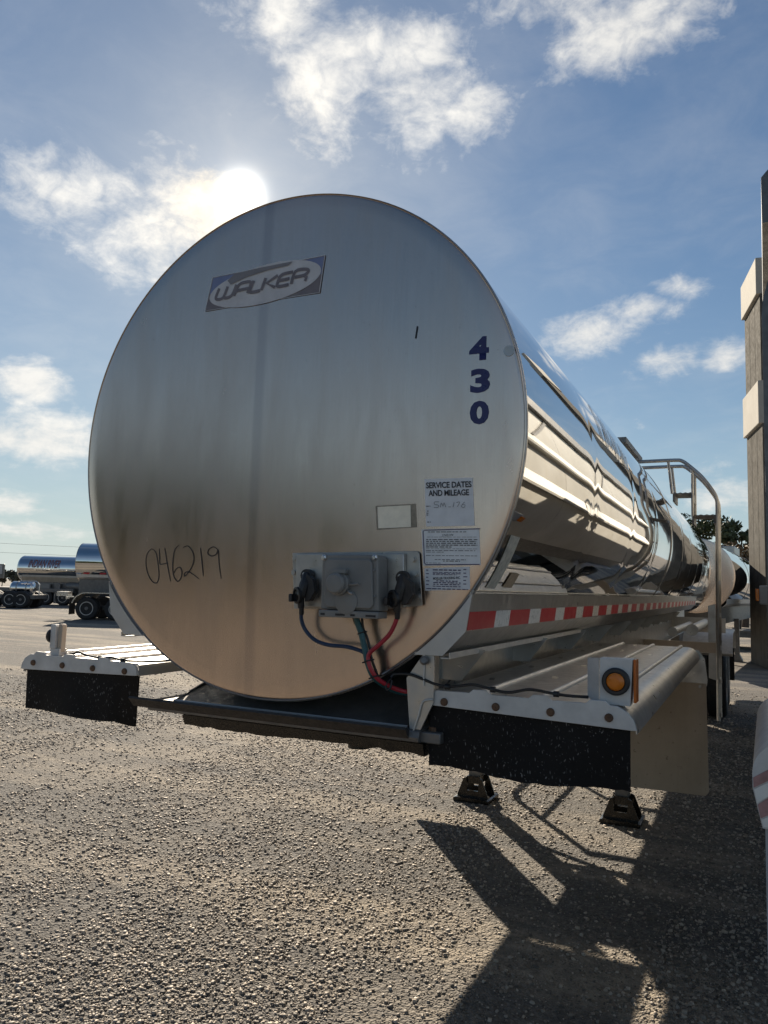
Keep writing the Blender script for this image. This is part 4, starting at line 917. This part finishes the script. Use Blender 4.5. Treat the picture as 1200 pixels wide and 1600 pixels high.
short_tank('silver tank cut off by the left edge of the picture', (-39.0, 29.0, 0), R_(115.5), 2.6, .50, 1.28)
fb_ = empty('flatbed_trailer', (-46.8, 33.2, 0), R_(-64.5), 'low dark flatbed trailer in the row behind the short tank truck', 'trailer')
MB().box(-1.2, 1.2, 0, 7.5, .85, 1.12).build('deck', 'dark_steel', fb_, bevel=.02); MB().box(-.5, .5, .3, 7.2, .45, .85).build('frame', 'tyre_rubber', fb_)
for y in (1.0, 2.2, 5.6, 6.8): wheel(fb_, 1.05, y, 1)
for y in (2.9, 3.5, 4.2): MB().box(.7, 1.15, y, y + .45, .35, .84).build('tool_box', 'dark_steel', fb_, bevel=.02)
# dark sign far left
sg = empty('roadside_sign', (-52.1, 38.8, 0), R_(25.5), 'dark panel sign on a post at the left edge', 'sign')
MB().box(-1.3, .92, -.12, .12, 1.68, 2.80).build('panel', 'dark_steel', sg, bevel=.03); MB().box(-1.15, .82, -.14, -.125, 2.02, 2.72).build('panel_face', 'shade_grey_paint', sg); MB().box(-.1, .1, -.08, .08, 0, 1.68).build('post', 'dark_steel', sg)

# ================================================================== neighbouring hopper trailer at the right
NB = empty('hopper_trailer', (1.634, 1.08, 0), R_(-.95), 'pale ribbed hopper trailer standing close alongside at the right edge', 'trailer')
def nb(name, mb, mat, parent=NB, **k): return mb.build(name, mat, parent, **k)
NL = 9.2
for y0, y1 in ((.06, 3.0), (3.01, 6.1), (6.11, NL)):
    nb('side_sheet', MB().box(.085, .10, y0, y1, 2.80, 3.34), 'hopper_sheet', smooth=False)
    nb('side_sheet', MB().box(.085, .10, y0, y1, 2.31, 2.739), 'hopper_sheet', smooth=False)
    nb('side_sheet', MB().strip([(.12, 1.45), (.09, 2.249)], y0, y1, 'y', .01), 'hopper_sheet', smooth=False)
for z in (2.25, 2.74): nb('ledge', MB().prism([(.12, z), (.0, z), (-.004, z + .03), (.084, z + .16), (.12, z + .16)], .05, NL), 'hopper_sheet', smooth=False)
nb('top_rail', MB().prism([(-.006, 3.36), (-.006, 3.56), (.02, 3.59), (.25, 3.59), (.25, 3.36)], .05, NL), 'dark_steel', smooth=False)
hp = [(-.014, 1.50), (-.014, 2.95)] + arc(.36, 2.95, .374, 180, 100, 8) + [(2.2, 3.34), (2.45, 3.1), (2.45, 1.5)]
nb('front_wall', MB().prism(hp, .0, .048), 'dark_steel', smooth=False)
nb('far_side', MB().box(2.40, 2.44, .05, NL, 1.5, 3.55), 'hopper_sheet', smooth=False)
nb('rear_wall', MB().box(.02, 2.44, NL, NL + .03, 1.4, 3.5), 'hopper_sheet', smooth=False)
nb('floor_frame', MB().box(.15, 2.3, .3, NL, 1.15, 1.44), 'dark_steel', smooth=False)
for y in (2.0, 5.1): nb('rib', MB().prism([(y, 2.91), (y + .07, 2.91), (y + 1.0, 3.33), (y + .9, 3.33)], .06, .084, 'x'), 'dark_steel', smooth=False)
for sd, xw in ((-1, .24), (1, 2.20)):
    for y in (7.5, 8.6): wheel(NB, xw, y, sd)
nb('rear_fender', MB().strip([(6.82, .78), (6.86, 1.02), (7.1, 1.16), (8.9, 1.16)], .06, .75, 'x', -.01), 'white_paint')
nb('axle_group', MB().box(.4, 2.1, 7.2, 8.9, .4, .6), 'dark_steel')
# nose fender with torn red-white tape
fp_ = [(-.038, 1.20), (-.060, 1.30), (-.060, 1.33)] + arc(.03, 1.335, .09, 180, 92, 8) + [(.65, 1.425), (.65, 1.20)]
nf = nb('nose_fender', MB().prism(fp_, -1.12, -.05), 'white_paint')
for k, (q, mt) in enumerate((([(-.038, 1.325), (.02, 1.365), (.30, 1.37), (.30, 1.335), (.01, 1.330), (-.037, 1.300)], 'tape_faded'), ([(-.036, 1.296), (.01, 1.326), (.30, 1.331), (.30, 1.300), (.015, 1.297), (-.030, 1.262)], 'tape_white'), ([(-.028, 1.258), (.012, 1.292), (.28, 1.294), (.27, 1.258), (.02, 1.250), (-.022, 1.225)], 'tape_faded'), ([(-.020, 1.222), (.02, 1.246), (.26, 1.25), (.25, 1.21), (-.016, 1.205)], 'tape_white'))):
    MB().prism([(a - .020, b) for a, b in q], -1.1235, -1.1205).build('torn_tape', mt, nf, smooth=False)
nb('nose_flap', MB().prism([(-.034, .10), (-.032, 1.198), (.62, 1.198), (.62, .10)], -1.10, -1.09), 'shade_grey_paint', smooth=False)
nb('nose_frame', MB().box(.2, 2.2, -.05, .29, 1.05, 1.44), 'dark_steel', smooth=False)
lb = nb('marker_light', MB().box(-.055, .05, 1.55, 1.62, 1.755, 1.865), 'shade_grey_paint', bevel=.008)
MB().box(-.075, -.0555, 1.555, 1.61, 1.775, 1.845).build('lens', 'amber_lens', lb, bevel=.004)

# ================================================================== concrete building beyond it
D_ = 24.0
bx, by = 1.56 - .0050 * D_, -2.315 + D_
BD = empty('concrete_building', (bx, by, 0), math.atan(.185), 'pale concrete building with deep recessed storeys at the right edge', 'building')
# local: facade along -y from the far corner, interior to +x
BL = 2.1
def bd(name, x0, x1, y0, y1, z0, z1, parent=BD): return MB().box(x0, x1, y0, y1, z0, z1).build(name, 'concrete', parent, bevel=.02, smooth=False)
bd('parapet', 0, .48, -BL, 0, 9.85, 10.85); bd('spandrel', 0, .48, -BL, 0, 6.35, 7.5)
bd('recess_wall', .50, .60, -BL + .01, -.02, .0, 10.4); pass


for z0, z1 in ((.0, 6.348), (7.502, 9.848)):  # infill boxes coloured dark, painting the shade of the recessed storeys
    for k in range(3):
        y0 = -BL + .01 + k * .695; w_ = MB().box(.09, .48, y0, y0 + .68, z0, z1).build('shade_infill', 'recess_shade', BD, bevel=.01, smooth=False)

# ================================================================== trees
def tree(label, loc, h, w, leafmat, n=5200, seed=1, leaf=.13, trunk=True):
    rnd = np.random.default_rng(seed); t = empty('tree', loc, 0, label, 'tree', 'trees behind the parked trailers')
    m = MB(); m.tube([(0, 0, 0), (.1 * w * .2, 0, h * .25), (-.05 * w, .05, h * .55), (0, 0, h * .8)], [max(.03, .035 * h * (1 - i / 19)) for i in range(19)], 8, 6)
    cl = []
    for k in range(15):
        a = rnd.random() * 6.28; r = w * .5 * (.25 + .75 * rnd.random()); z = h * (.38 + .55 * rnd.random())
        r *= 1.0 - .55 * max(0, (z / h - .65) / .35)
        c = Vector((r * math.cos(a), r * math.sin(a), z)); cl.append((c, w * (.10 + .11 * rnd.random())))
        m.tube([(0, 0, z * .6), (c.x * .5, c.y * .5, z * .82), tuple(c)], [.010 * h * (1 - .8 * i / 8) for i in range(9)], 5, 4)
    m.build('trunk', 'bark', t)
    per = n // len(cl); V = []; 
    for c, r in cl:
        d = rnd.normal(size=(per, 3)); d /= np.linalg.norm(d, axis=1)[:, None]; p = np.array(c)[None] + d * (r * (rnd.random(per) ** .45))[:, None] * np.array([1.15, 1.15, .8])
        a = rnd.normal(size=(per, 3)); a /= np.linalg.norm(a, axis=1)[:, None]; b = np.cross(a, d); b /= np.linalg.norm(b, axis=1)[:, None] + 1e-9
        s = (leaf * (.5 + rnd.random(per)))[:, None]
        V.append(np.stack([p - a * s, p + b * s * .55, p + a * s, p - b * s * .55], 1))
    V = np.concatenate(V).reshape(-1, 3); F = np.arange(len(V)).reshape(-1, 4)
    me = bpy.data.meshes.new('crown'); me.from_pydata(V.tolist(), [], F.tolist()); me.materials.append(MATS[leafmat]); o = bpy.data.objects.new('crown', me); COL.objects.link(o); o.parent = t
    return t
tree('dark green tree rising behind the ladder of the near trailer', (-2.0, 52, 0), 7.6, 5.6, 'leaf_green', seed=2)
tree('tall thin-crowned green tree beside the concrete building', (1.2, 50, 0), 7.2, 4.6, 'leaf_green', seed=5, n=4200)
tree('low reddish brown autumn tree below the thin-crowned one', (.9, 44, 0), 4.6, 4.6, 'leaf_autumn', seed=9, n=4200)
tree('dark tree farthest behind, between the green and the autumn tree', (-.2, 58, 0), 5.6, 5.5, 'leaf_autumn', seed=11, n=3600)
for k, (x, y, h, w, lab) in enumerate(((-119.5, 95.0, 3.3, 4.0, 'small brownish tree at far left beside the dark sign'), (-117.6, 96.8, 3.7, 2.6, 'taller small tree at far left near the lettered trailer'), (-121.6, 94.2, 2.9, 3.6, 'lowest small tree at the far left edge'))):
    tree(lab, (x, y, 0), h, w, 'leaf_far', seed=20 + k, n=1800, leaf=.22)
# the wood behind the place where the photographer stands (it darkens the mirror of the round head)
def wood():
    rnd = np.random.default_rng(77); V = []
    for k in range(44):
        f_ = (k + rnd.random()) / 44; a = R_(-160 + 36 * f_); d = 33 + 8 * rnd.random(); c = np.array([d * math.sin(a), d * math.cos(a), 0]); h = 4.6 + 2.6 * min(1, f_ * 1.3) * (.75 + .35 * rnd.random()); per = 620
        p = c + rnd.normal(size=(per, 3)) * np.array([1.3, 1.3, 0]); p[:, 2] = h * rnd.random(per) ** .8
        q = rnd.normal(size=(per, 3)); q /= np.linalg.norm(q, axis=1)[:, None]; e = np.cross(q, rnd.normal(size=(per, 3))); e /= np.linalg.norm(e, axis=1)[:, None]; s_ = (.22 + .3 * rnd.random(per))[:, None]
        V.append(np.stack([p - q * s_, p + e * s_ * .6, p + q * s_, p - e * s_ * .6], 1))
    V = np.concatenate(V).reshape(-1, 3); V[:, 2] = np.maximum(V[:, 2], .01)
    me = bpy.data.meshes.new('wood'); me.from_pydata(V.tolist(), [], np.arange(len(V)).reshape(-1, 4).tolist()); me.materials.append(MATS['leaf_green'])
    o = bpy.data.objects.new('wood', me); COL.objects.link(o); tag(o, 'dark wood across the lot, seen only mirrored in the round head', 'wood', kind='stuff')
wood()
# overhead wires
for k, (z0, z1, lab) in enumerate(((6.9, 5.6, 'upper thin overhead wire at far left'), (5.6, 4.6, 'lower thin overhead wire at far left'))):
    pts = [(-110 + 100 * i / 12, 62 + 40 * i / 12, z0 + (z1 - z0) * i / 12 - .5 * math.sin(math.pi * i / 12)) for i in range(13)]
    tag(MB().tube(pts, .015, 5, 2).build('overhead_wire', 'wire_black'), lab, 'wire', 'overhead wires')
